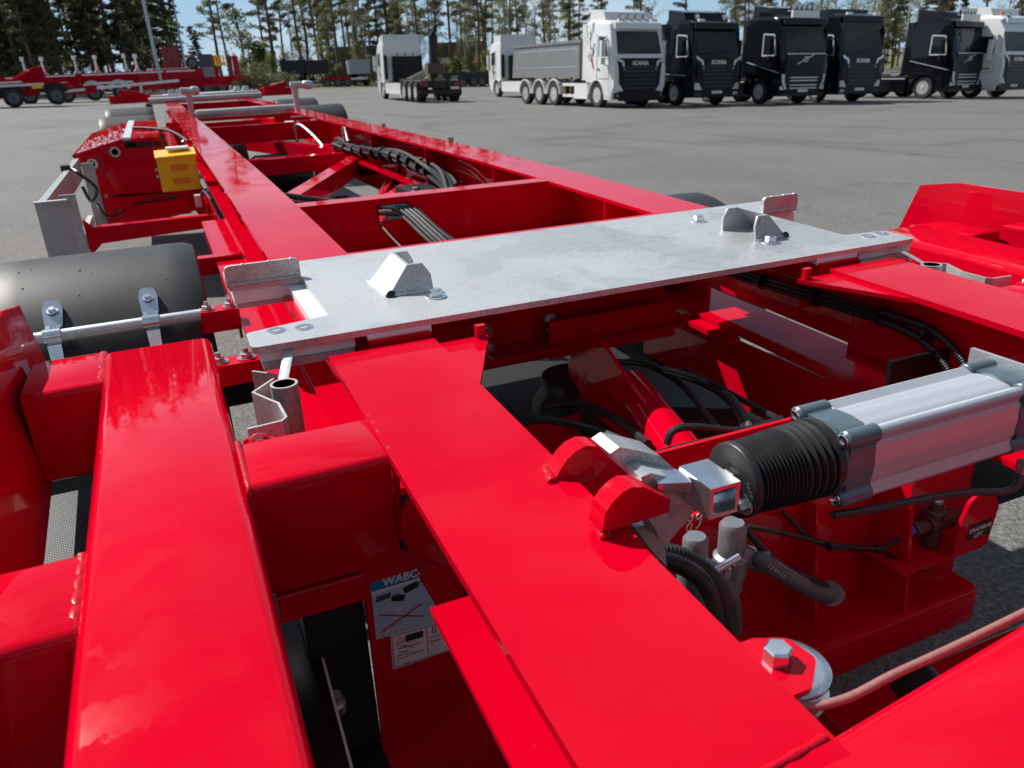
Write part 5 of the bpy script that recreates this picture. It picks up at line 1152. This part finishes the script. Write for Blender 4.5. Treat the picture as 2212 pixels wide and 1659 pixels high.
for x in (-2.9, 0, 2.2):
    bigwheel(x, 0, .5, tn); arch_ = arch(.0, .34, 0, 0, .01, .005, RF, tn, 0, 180, 'guard_stay') if False else None
    bm = BM(); n = 12; P = [(x-math.cos(RAD(20+140*i/n))*.58, .5+math.sin(RAD(20+140*i/n))*.58) for i in range(n+1)]
    for (x0, z0), (x1, z1) in zip(P, P[1:]): a_beam(bm, (x0, .18, z0), (x1, .18, z1), .38, .03, (0, 1, 0))
    finish(bm, 'mudguard', 'black_trim', tn, rel=False)
lbox('side_marker', 1.05, 1.6, -.02, .02, .95, 1.16, 'yellow', tn, .01)
bm = BM(); a_beam(bm, (1.4, .2, .66), (9.5, .9, 1.0), .10, .14); a_beam(bm, (1.4, 1.6, .66), (9.5, .95, 1.0), .10, .14); finish(bm, 'drawbar', 'alu', tn, rel=False)
lbox('side_guard', -2.3, -.8, -.03, .02, .72, .84, 'alu', tn, .01); lbox('landing_leg', 7.0, 7.12, .6, .72, .0, .95, 'alu', tn, .01)
lprism('front_wing', [(-1.4, .05, 1.48), (-3.0, .05, 2.0), (-2.75, .05, 2.05), (-1.6, .05, 1.62), (-.2, .05, 1.62), (-.1, .05, 1.48)], (0, 1.9, 0), RF, tn, .02)
lprism('front_wing', [(.2, .05, 1.46), (1.4, .05, 2.05), (1.8, .05, 2.1), (1.9, .05, 1.46)], (0, 1.9, 0), RF, tn, .02)
# far one: long timber trailer with standing bolsters
tf = empty('timber_trailer'); pf = G(150, 221.5); place2(tf, pf, rzL); tag(tf, 'long red trailer with white-tipped stakes standing along its frame', 'trailer', 'red trailers parked before the wood')
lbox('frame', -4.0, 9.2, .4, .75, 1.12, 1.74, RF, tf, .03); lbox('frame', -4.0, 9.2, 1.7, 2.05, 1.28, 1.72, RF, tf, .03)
for a, b_ in ((-3.4, .8), (1.2, 6.4), (6.6, 8.6)): lbox('marker_tape', a, b_, .385, .397, 1.60, 1.68, 'white', tf, .002)
lbox('lower_frame', -3.6, 7.2, .36, .6, .55, 1.11, RF, tf, .03); lbox('lower_frame', 4.4, 11.0, .30, .6, .50, .95, RF, tf, .03)
for x in (-2.2, 0, 1.65, 3.3): 
    bigwheel(x, 0, .5, tf)
    bm = BM(); n = 12; P = [(x-math.cos(RAD(15+150*i/n))*.58, .5+math.sin(RAD(15+150*i/n))*.58) for i in range(n+1)]
    for (x0, z0), (x1, z1) in zip(P, P[1:]): a_beam(bm, (x0, .18, z0), (x1, .18, z1), .40, .04, (0, 1, 0))
    finish(bm, 'mudguard', 'alu', tf, rel=False)
lbox('side_guard', 1.5, 4.2, -.02, .04, 1.02, 1.16, 'alu', tf, .02)
for i, x in enumerate((-2.0, -.75, 1.0, 2.5, 4.1, 5.1)):
    yy = .5 if i % 2 == 0 else 1.8
    st = lprism('stake', [(x-.10, yy, 1.72), (x+.10, yy, 1.72), (x+.03, yy, 2.60), (x-.07, yy, 2.60)], (0, .10, 0), 'white' if i % 2 else 'alu', tf, .01)
    lbox('stake_head', x-.14 if i % 2 == 0 else x-.12, x+.06 if i % 2 == 0 else x+.12, yy-.02, yy+.12, 2.60, 2.86, 'white', st, .03)
    lprism('stake_foot', [(x-.28, yy, 1.722), (x+.28, yy, 1.722), (x+.10, yy, 1.92), (x-.10, yy, 1.92)], (0, .12, 0), 'alu', st, .01)
# gooseneck end with ramps, boxes, spare wheel
tg = empty('low_loader'); pg = at_range(395, 215, 72); place2(tg, (pg[0], pg[1]), rzL); tag(tg, 'red low loader with upright red ramps, pale tool box and spare wheel', 'trailer', 'red trailers parked before the wood')
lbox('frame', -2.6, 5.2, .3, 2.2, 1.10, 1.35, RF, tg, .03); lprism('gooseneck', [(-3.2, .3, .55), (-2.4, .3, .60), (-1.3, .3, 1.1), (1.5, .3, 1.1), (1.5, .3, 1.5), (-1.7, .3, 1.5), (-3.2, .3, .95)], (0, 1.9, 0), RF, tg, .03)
tb = lbox('tool_box', -1.8, 1.1, .2, 2.0, 1.52, 2.15, 'pale_red', tg, .03); lbox('box_panel', -1.0, .25, .185, .197, 1.50, 1.78, 'grey_body', tb, .01)
for i in range(3): lbox('ramp', -.55+.46*i, -.15+.46*i, 1.3, 1.42, 2.16, 3.75, 'red_dark', tg, .03)
bigwheel(1.55, .9, 2.45, tg, .50); lbox('pale_box', 2.0, 3.0, .3, 1.2, 1.36, 2.1, 'grey_body', tg, .03)
for x in (-.4, .9, 2.2, 3.4): bigwheel(x, .25, .45, tg, .45)
tl = empty('ramp_trailer'); pl_ = at_range(470, 205, 80); place2(tl, (pl_[0], pl_[1]), rzL); tag(tl, 'red trailer rear with dark grey upright ramp and yellow crane hooks', 'trailer', 'red trailers parked before the wood')
lbox('deck', -2.6, 3.2, .3, 2.2, .95, 1.2, RF, tl, .03)
for i in range(3): lbox('ramp', -.9+.42*i, -.52+.42*i, .6, .75, 1.2, 3.3, 'ramp_grey', tl, .03)
lbox('ramp', 1.6, 2.0, .6, .75, 1.2, 3.1, 'red_dark', tl, .03); lbox('ramp', 2.1, 2.6, .6, .75, 1.2, 3.1, 'red_far', tl, .03); lbox('crane_post', .5, .8, .9, 1.2, 1.2, 3.2, RF, tl, .03)
bm = BM()
for i in range(4): a_ring(bm, (.55+.24*i, .55, 2.45), (0, 1, 0), [(0, .16), (.08, .16)], 12); a_box(bm, .48+.24*i, .60+.24*i, .6, .7, 2.5, 3.2)
finish(bm, 'crane_hook', 'yellow', tl, rel=False)
for x in (-1.6, -.4, .8): bigwheel(x, .2, .45, tl, .45)
# ---- row of tipper trailers at the far edge
FG = 'trailers parked along the far edge of the yard'
def far_trailer(px, w_px, label, mat, top, rng=104, body=(1.15, 3.0)):
    p = at_range(px, 188, rng); o = empty('tipper_trailer'); place2(o, (p[0], p[1]), RAD(-9)); tag(o, label, 'trailer', FG)
    hw = w_px/1690*rng/2
    b = lprism('dump_body', [(-hw, 0, body[1]), (hw, 0, body[1]), (hw*.94, 0, body[0]+.3), (-hw*.94, 0, body[0]+.3)], (0, 5.5, 0), mat, o, .05)
    lbox('body_rim', -hw*1.03, hw*1.03, -.06, -.005, body[1]-.2, body[1]+.04, top, b, .02)
    lbox('frame', -hw*.5, hw*.5, .1, 6, .75, 1.1, 'chassis', o, .03); lbox('bumper', -hw*.9, hw*.9, -.2, 0, .45, .65, 'chassis', o, .02)
    turn('air_tank', (-.35, -.12, .95), (1, 0, 0), [(0, .15), (.08, .22), (.62, .22), (.7, .15)], 'alu', o, 16, rel=False)
    for s in (-1, 1):
        for yy in (.9, 2.3):
            t = turn('wheel', (s*hw*.62-.2, yy, .5), (1, 0, 0), [(0, .3), (.03, .47), (.08, .5), (.36, .5), (.41, .47), (.44, .3)], 'tyre', o, 20, rel=False)
    return o
far_trailer(638, 46, 'small black tipper trailer nearest the bushes at the far edge', 'dark_black', 'dark_black')
far_trailer(690, 46, 'small black tipper trailer beside the olive container far off', 'dark_black', 'dark_black')


far_trailer(781, 42, 'pale grey tipper trailer half hidden behind the hooklift truck', 'pale_blue', 'pale_blue')
p = at_range(727, 186, 112); o = empty('roll_off_container'); place2(o, (p[0], p[1]), RAD(-9)); tag(o, 'olive roll-off container behind the red dolly at the far edge', 'container', FG)
lbox('body', -1.2, 1.2, 0, 5, .9, 2.9, 'olive', o, .06)
for i in range(4): lbox('rib', -1.15+.66*i, -1.0+.66*i, -.08, -.002, .95, 2.85, 'olive', o, .02)
p = at_range(730, 188, 100); o = empty('dolly'); place2(o, (p[0], p[1]), RAD(-9)); tag(o, 'low red dolly with silver wheels between the tipper trailers', 'trailer', FG)
lbox('frame', -1.8, 1.6, 0, 2, .8, 1.15, RF, o, .05); lbox('drawbar', 1.6, 3.6, .8, 1.1, .75, .95, 'alu', o, .03)
for x in (-1.2, .1, 1.2): bigwheel(x, -.1, .5, o)
for px, rng in ((1040, 96), (1020, 92), (985, 98)):
    p = at_range(px, 178, rng); o = empty('parked_chassis'); place2(o, (p[0], p[1]), RAD(-9)); tag(o, 'low black trailer chassis parked behind the white trucks', 'trailer', 'dark chassis behind the white trucks')
    lbox('frame', -1.6, 1.6, 0, 4, .8, 1.15, 'chassis', o, .05); lbox('headboard', -1.5, 1.5, .1, .2, 1.15, 1.5, 'dark_black', o, .02)
    for x in (-1.1, .2, 1.1): bigwheel(x, -.1, .5, o, .5)
# ---- buildings behind the wood
def hall(name, label, px0, px1, ytop, ybot, rng, wall, roof, band=None, depth=14):
    a = Vector(at_range(px0, ybot, rng)); b_ = Vector(at_range(px1, ybot, rng)); mid = (a+b_)/2; hw = (b_-a).length/2
    zb = gz(mid.x, mid.y); zt = at_range((px0+px1)/2, ytop, rng)[2]; H = zt-zb
    o = empty(name); o.location = (mid.x, mid.y, zb+CAM_H); o.rotation_euler = (0, 0, math.atan2(b_.y-a.y, b_.x-a.x)); tag(o, label, 'building')
    lbox('wall', -hw, hw, 0, depth, 0, H*.62, wall, o, .02); r = lbox('roof', -hw-.2, hw+.2, -.25, depth+.2, H*.62, H, roof, o, .05)
    for i in range(int(hw*2/2.4)): lbox('roof_seam', -hw+2.4*i, -hw+2.4*i+.12, -.30, -.252, H*.63, H*.99, roof, r, .01)
    n = max(2, int(hw*2/5))
    for i in range(n):
        x = -hw+(i+.5)*2*hw/n; w_ = lbox('window', x-.9, x+.9, -.06, -.002, H*.25, H*.42, 'dark_grey', o, .02); lbox('pane', x-.8, x+.8, -.075, -.062, H*.27, H*.40, 'glass_dark', w_, .005)
    lbox('door', -hw*.15-1.2, -hw*.15+1.2, -.07, -.002, 0, H*.40, 'dark_grey', o, .02)
    return o, hw, H
o, hw, H = hall('warehouse', 'white warehouse with dark roof and small red sign behind the pines', 948, 1052, 90, 165, 150, 'wall_white', 'roof_dark')
sg = lbox('sign', hw*.35, hw*.62, -.20, -.08, H*.36, H*.56, 'red_dark', o, .02); turn('sign_mark', (hw*.485, -.205, H*.46), (0, -1, 0), [(0, .7), (.03, .7)], 'print_red', sg, 16, rel=False); lbox('sign_mark', hw*.42, hw*.55, -.24, -.236, H*.44, H*.48, 'white', sg, .0)
hall('warehouse', 'grey industrial hall among pine trunks beyond the tipper trailers', 722, 818, 100, 165, 150, 'wall_grey', 'roof_dark')
hall('warehouse', 'small pale hall glimpsed through the wood behind the stakes', 10, 75, 132, 152, 150, 'pale_blue', 'wall_white')
hall('warehouse', 'small blue-grey hall beyond the bushes near the ramp trailer', 560, 600, 110, 160, 170, 'pale_blue', 'wall_white')
# ---- lamp posts
def post(label, px, py, rng, h, lean):
    p = at_range(px, py, rng); zb = gz(p[0], p[1])+CAM_H; o = empty('lamp_post', (p[0], p[1], zb)); tag(o, label, 'lamp post', 'lamp posts beside the wood')
    turn('mast', (0, 0, 0), (lean, 0, 1), [(0, .16), (.6, .15), (.62, .13), (h, .07)], 'pole', o, 14, rel=False)
    bm = BM(); a_beam(bm, (lean*h, 0, h), (lean*h+.9, -.3, h+.2), .08, .08); a_box(bm, lean*h+.8, lean*h+1.5, -.5, -.1, h+.16, h+.30); bev(bm, .02, 1); finish(bm, 'lamp_head', 'pole', o, rel=False)
    turn('bracket', (lean*4.6, 0, 4.6), (1, 0, 0), [(0, .03), (.5, .03), (.55, .06), (.7, .06)], 'pole', o, 10, rel=False)
post('tall grey lamp post rising behind the red timber trailer', 343, 150, 64, 12, -.02)
post('slim grey lamp post in front of the wood near the red ramps', 399, 140, 95, 14, .0)
# ================================================================ TREES
def tri_cloud(bm, rnd, c, rx, rz_, n, s, flat=.6):
    for _ in range(n):
        v = Vector((rnd.gauss(0, 1), rnd.gauss(0, 1), rnd.gauss(0, 1))).normalized()*rnd.random()**.4
        p = Vector(c)+Vector((v.x*rx, v.y*rx, v.z*rz_)); a = Vector((rnd.gauss(0, 1), rnd.gauss(0, 1), rnd.gauss(0, flat))).normalized(); b_ = a.cross(Vector((rnd.gauss(0, 1), rnd.gauss(0, 1), rnd.gauss(0, 1)))).normalized()
        k = s*(.6+rnd.random()*.8); q = [p-a*k, p+b_*k*.45, p+a*k, p-b_*k*.45]
        bm.faces.new([bm.verts.new(x) for x in q])
def make_tree(seed, h, crown0, kind):
    rnd = random.Random(seed); tb = BM(); cb_ = BM()
    n = 9; ph = rnd.random()*6
    pts = [Vector((math.sin(i*.7+ph)*.10, math.cos(i*.9+ph)*.10, h*i/n)) for i in range(n+1)]
    r0 = {'pine': .17, 'dense': .17, 'birch': .11, 'young': .09}[kind]
    a_tube(tb, pts, r0, 8, [r0*(1-.72*i/n)+.015 for i in range(n+1)])
    if kind == 'pine':
        nb = 26
        for i in range(nb):
            t = crown0+(1-crown0)*(i+rnd.random())/nb; z = h*t; L = (1.0-.55*(t-crown0)/(1-crown0))*rnd.uniform(.9, 2.3); a = rnd.random()*6.28
            e = Vector((math.cos(a)*L, math.sin(a)*L, z+rnd.uniform(-.1, .7))); a_tube(tb, [Vector((0, 0, z)), (Vector((0, 0, z))+e)/2+Vector((0, 0, .15)), e], .04, 5, [.05, .035, .015])
            for k in range(rnd.randint(2, 4)):
                tri_cloud(cb_, rnd, Vector((0, 0, z)).lerp(e, .55+.5*rnd.random())+Vector((rnd.uniform(-.3, .3), rnd.uniform(-.3, .3), .15)), .50, .30, 46, .12)
        for i in range(7):      # dry stubs on the bare trunk
            z = h*rnd.uniform(.12, crown0); a = rnd.random()*6.28; L = rnd.uniform(.3, 1.0); a_tube(tb, [(0, 0, z), (math.cos(a)*L, math.sin(a)*L, z+rnd.uniform(-.2, .25))], .02, 4, [.03, .008])
    elif kind == 'dense':
        nb = 46
        for i in range(nb):
            t = crown0+(1-crown0)*(i+rnd.random())/nb; z = h*t; L = (1.15-.75*(t-crown0)/(1-crown0))*rnd.uniform(.9, 2.2); a = rnd.random()*6.28
            e = Vector((math.cos(a)*L, math.sin(a)*L, z+rnd.uniform(-.5, .3))); a_tube(tb, [Vector((0, 0, z)), e], .03, 4, [.045, .012])
            for k in range(3): tri_cloud(cb_, rnd, Vector((0, 0, z)).lerp(e, .35+.33*k), .46, .22, 30, .17)
    elif kind == 'birch':
        nb = 26
        for i in range(nb):
            t = crown0+(1-crown0)*(i+rnd.random())/nb; z = h*t; L = rnd.uniform(.7, 1.7); a = rnd.random()*6.28
            e = Vector((math.cos(a)*L, math.sin(a)*L, z+rnd.uniform(.4, 1.4))); a_tube(tb, [Vector((0, 0, z)), (Vector((0, 0, z))+e)/2+Vector((0, 0, .2)), e], .03, 4, [.035, .022, .008])
            for k in range(3): tri_cloud(cb_, rnd, Vector((0, 0, z)).lerp(e, .5+.3*k), .46, .46, 26, .085)
    else:
        for i in range(30):
            t = rnd.random(); z = h*(.12+.86*t); L = (1-t*.75)*rnd.uniform(.3, 1.25)*h*.22; a = rnd.random()*6.28
            e = Vector((math.cos(a)*L, math.sin(a)*L, z)); a_tube(tb, [Vector((0, 0, z*.85)), e], .02, 4, [.03, .008]); tri_cloud(cb_, rnd, e, .50, .42, 44, .11)
    mt = 'bark_birch' if kind == 'birch' else 'bark'; mc = {'pine': 'needles_light', 'dense': 'needles', 'birch': 'birch_leaf', 'young': 'spring'}[kind]
    return tb, cb_, mt, mc
PROTO = {}
def proto(kind, i, h, c0):
    tb, cb_, mt, mc = make_tree(100+i*17+len(kind), h, c0, kind)
    res = []
    for bm, nm, m_ in ((tb, 'trunk', mt), (cb_, 'crown', mc)):
        me = bpy.data.meshes.new(kind+'_'+nm); bm.to_mesh(me); bm.free(); me.materials.append(M[m_]); res.append(me)
    PROTO.setdefault(kind, []).append(res)
for i, (h, c0) in enumerate(((15, .34), (16, .42), (14, .36), (17, .48), (15.5, .30))): proto('pine', i, h, c0)
for i, (h, c0) in enumerate(((14, .16), (13, .22), (15, .26), (12.5, .14))): proto('dense', i, h, c0)
for i, (h, c0) in enumerate(((10, .22), (11, .30), (9, .18))): proto('birch', i, h, c0)
for i, h in enumerate((4.0, 5.5, 3.2)): proto('young', i, h, 0)
rt = random.Random(21)
def lab(kind, px, side):
    look = {'dense': 'bushy dark pine', 'pine': 'bare-trunked pine', 'birch': 'pale-leaved birch', 'young': 'yellow-green bush'}[kind]
    if side == 'L': where = 'behind the curved red wing of the low trailer' if px < 70 else 'behind the white-tipped stakes' if px < 290 else 'next to the tall lamp post' if px < 350 else 'beside the slim lamp post and the red ramps'
    elif side == 'M': where = 'above the thicket by the ramp trailer' if px < 612 else 'behind the two black tipper trailers' if px < 715 else 'behind the red dolly and pale tipper' if px < 815 else 'behind the hooklift truck' if px < 1010 else 'in front of the white warehouse' if px < 1075 else 'behind the grey dump body' if px < 1262 else 'behind the black tractors'
    else: where = 'of the far wood over the tall flat-roofed tractor' if px < 1890 else 'of the far wood seen past the lone black tractor' if px < 2090 else 'of the far wood above the last white truck'
    return look+' '+where
ADJ = {'pine': ['medium-crowned', 'high-crowned', 'short', 'very high-crowned', 'low-crowned'], 'dense': ['broad', 'slim', 'tall', 'squat'], 'birch': ['middling', 'tall', 'small'], 'young': ['round', 'tall', 'small']}
def tree(kind, name, label, group, px, rng, sc=1., tilt=.03):
    p = at_range(px, 170, rng); x, y = p[0], p[1]; pi = rt.randrange(len(PROTO[kind])); tr, cr = PROTO[kind][pi]; s = sc*rt.uniform(.88, 1.14)
    o = empty(name, (x, y, gz(x, y)+CAM_H-.05)); o.scale = (s,)*3; o.rotation_euler = (rt.uniform(-tilt, tilt), rt.uniform(-tilt, tilt), rt.random()*6.28); tag(o, (ADJ[kind][pi]+' ' if kind in ADJ else '')+label, 'tree' if kind not in ('young', 'thicket') else 'bush', group)
    for me, nm in ((tr, 'trunk'), (cr, 'crown')):
        c = bpy.data.objects.new(nm, me); COL.objects.link(c); c.parent = o
    return o
# dense wood on the left
for i in range(62):
    px = -140+rt.random()*500; 
    rng = 80+rt.random()*45+ (10 if px > 300 else 0)
    kd = 'dense' if rt.random() < .72 else 'pine'; tree(kd, 'pine_tree', lab(kd, px, 'L'), 'pines of the dense wood', px, rng, 1.05)
for px, rng in ((355, 105), (372, 112), (384, 122), (392, 130)): tree('dense', 'pine_tree', lab('dense', px, 'L'), 'pines of the dense wood', px, rng, .8)
for px in (428, 436): tree('dense', 'spruce_tree', 'small dark conifer standing alone between the wood and the tall pines', 'lone conifers in the gap', px, 150, .62)
# tall sparse pines in the middle
for px in (485, 497, 583, 592, 600, 618, 655, 668, 690, 705, 716, 735, 752, 765, 778, 793, 806, 824, 846, 872, 880, 905, 930, 948, 975, 1000, 1034, 1048, 1062, 1095, 1112, 1125, 1180, 1236, 1252, 1300, 1380, 1470, 1580, 1600):
    tree('pine', 'pine_tree', lab('pine', px, 'M'), 'tall pines behind the yard', px+rt.uniform(-4, 4), 108+rt.random()*28, 1.08)
for i in range(32):
    px = 600+rt.random()*660 if i < 17 else 1280+rt.random()*640
    kd = 'pine' if i % 3 else 'birch'; tree(kd, 'pine_tree' if kd == 'pine' else 'birch_tree', lab(kd, px, 'M'), 'tall pines behind the yard' if kd == 'pine' else 'birches in fresh leaf behind the yard', px, 132+rt.random()*45, 1.15 if kd == 'pine' else 1.35)
for px in (640, 672, 730, 770, 800, 860, 890, 915, 940, 985, 1010, 1050, 1085, 1105, 1140, 1160, 1205, 1225, 1275, 1400, 1560, 1590, 1625):
    tree('birch', 'birch_tree', lab('birch', px, 'M'), 'birches in fresh leaf behind the yard', px+rt.uniform(-6, 6), 112+rt.random()*26, 1.05, .05)
# right: farther wood between and above the trucks
for i in range(26):
    px = 1880+rt.random()*420; kd = 'dense' if rt.random() < .6 else 'birch'; tree(kd, 'mixed_tree', lab(kd, px, 'R'), 'trees of the distant wood', px, 118+rt.random()*40, .86)
for px, k in ((1700, 'birch'), (1760, 'birch'), (1830, 'birch'), (1905, 'pine'), (1960, 'birch'), (2010, 'pine'), (2100, 'pine'), (2150, 'birch')): tree(k, 'mixed_tree', lab(k, px, 'R'), 'trees of the distant wood', px, 112+rt.random()*20, .95)
# fresh green undergrowth
for px in list(range(528, 812, 17))+list(range(930, 1066, 15)):
    tree('young', 'bush', lab('young', px, 'M'), 'bushes along the far edge of the yard', px+rt.uniform(-6, 6), 106+rt.random()*14, .72+.4*rt.random(), .1)
for px in (540, 556, 566): tree('young', 'bush', lab('young', px, 'M'), 'bushes along the far edge of the yard', px, 125, 1.7, .1)
for px in range(0, 400, 22): tree('young', 'bush', lab('young', px, 'L').replace('yellow-green bush', 'low bush at the wood edge'), 'bushes at the foot of the dense wood', px+rt.uniform(-8, 8), 96+rt.random()*20, .55+.4*rt.random(), .1)
# juniper-like thicket beside the ramp trailer
PROTO['thicket'] = []
for i in range(2):
    rnd = random.Random(60+i); tb = BM(); cb_ = BM()
    for k in range(9): a_tube(tb, [(0, 0, 0), (rnd.uniform(-1.2, 1.2), rnd.uniform(-1, 1), rnd.uniform(.8, 1.9))], .03, 4, [.05, .01])
    for k in range(46): tri_cloud(cb_, rnd, (rnd.uniform(-1.7, 1.7), rnd.uniform(-1, 1), rnd.uniform(.2, 1.6)), .45, .35, 34, .10)
    res = []
    for bm, nm, m_ in ((tb, 'trunk', 'bark'), (cb_, 'crown', 'bush_dull')):
        me = bpy.data.meshes.new('thicket_'+nm); bm.to_mesh(me); bm.free(); me.materials.append(M[m_]); res.append(me)
    PROTO['thicket'].append(res)
for px, rng, s in ((525, 92, 1.1), (545, 90, 1.2), (570, 92, 1.2), (590, 95, 1.1), (606, 98, .9)): tree('thicket', 'thicket', 'dull green thicket between the red ramp trailer and the black tippers', 'thicket left of the black tippers', px, rng, s, .03)

# unseen wood added behind the camera to darken reflections and sky fill
rnd = random.Random(5); bm = BM()
for i in range(150):
    a = RAD(100+160*i/150+rnd.uniform(-1, 1)); r = rnd.uniform(38, 62); x, y = math.sin(a)*r, math.cos(a)*r; h = rnd.uniform(9, 15); g = gz(x, y)+CAM_H
    a_tube(bm, [(x, y, g), (x, y, g+h)], .2, 5)
    for k in range(16): tri_cloud(bm, rnd, (x+rnd.uniform(-1.6, 1.6), y+rnd.uniform(-1.6, 1.6), g+h*(.12+.9*k/16)), 1.5, .9, 16, .75)
fw = finish(bm, 'added_rear_wood', 'needles', None, rel=False, smooth=False); tag(fw, 'unseen mass of pine wood added behind the camera to darken reflections', 'wood', kind='stuff')
for o in bpy.data.objects:
    if '_w' in o: del o['_w']
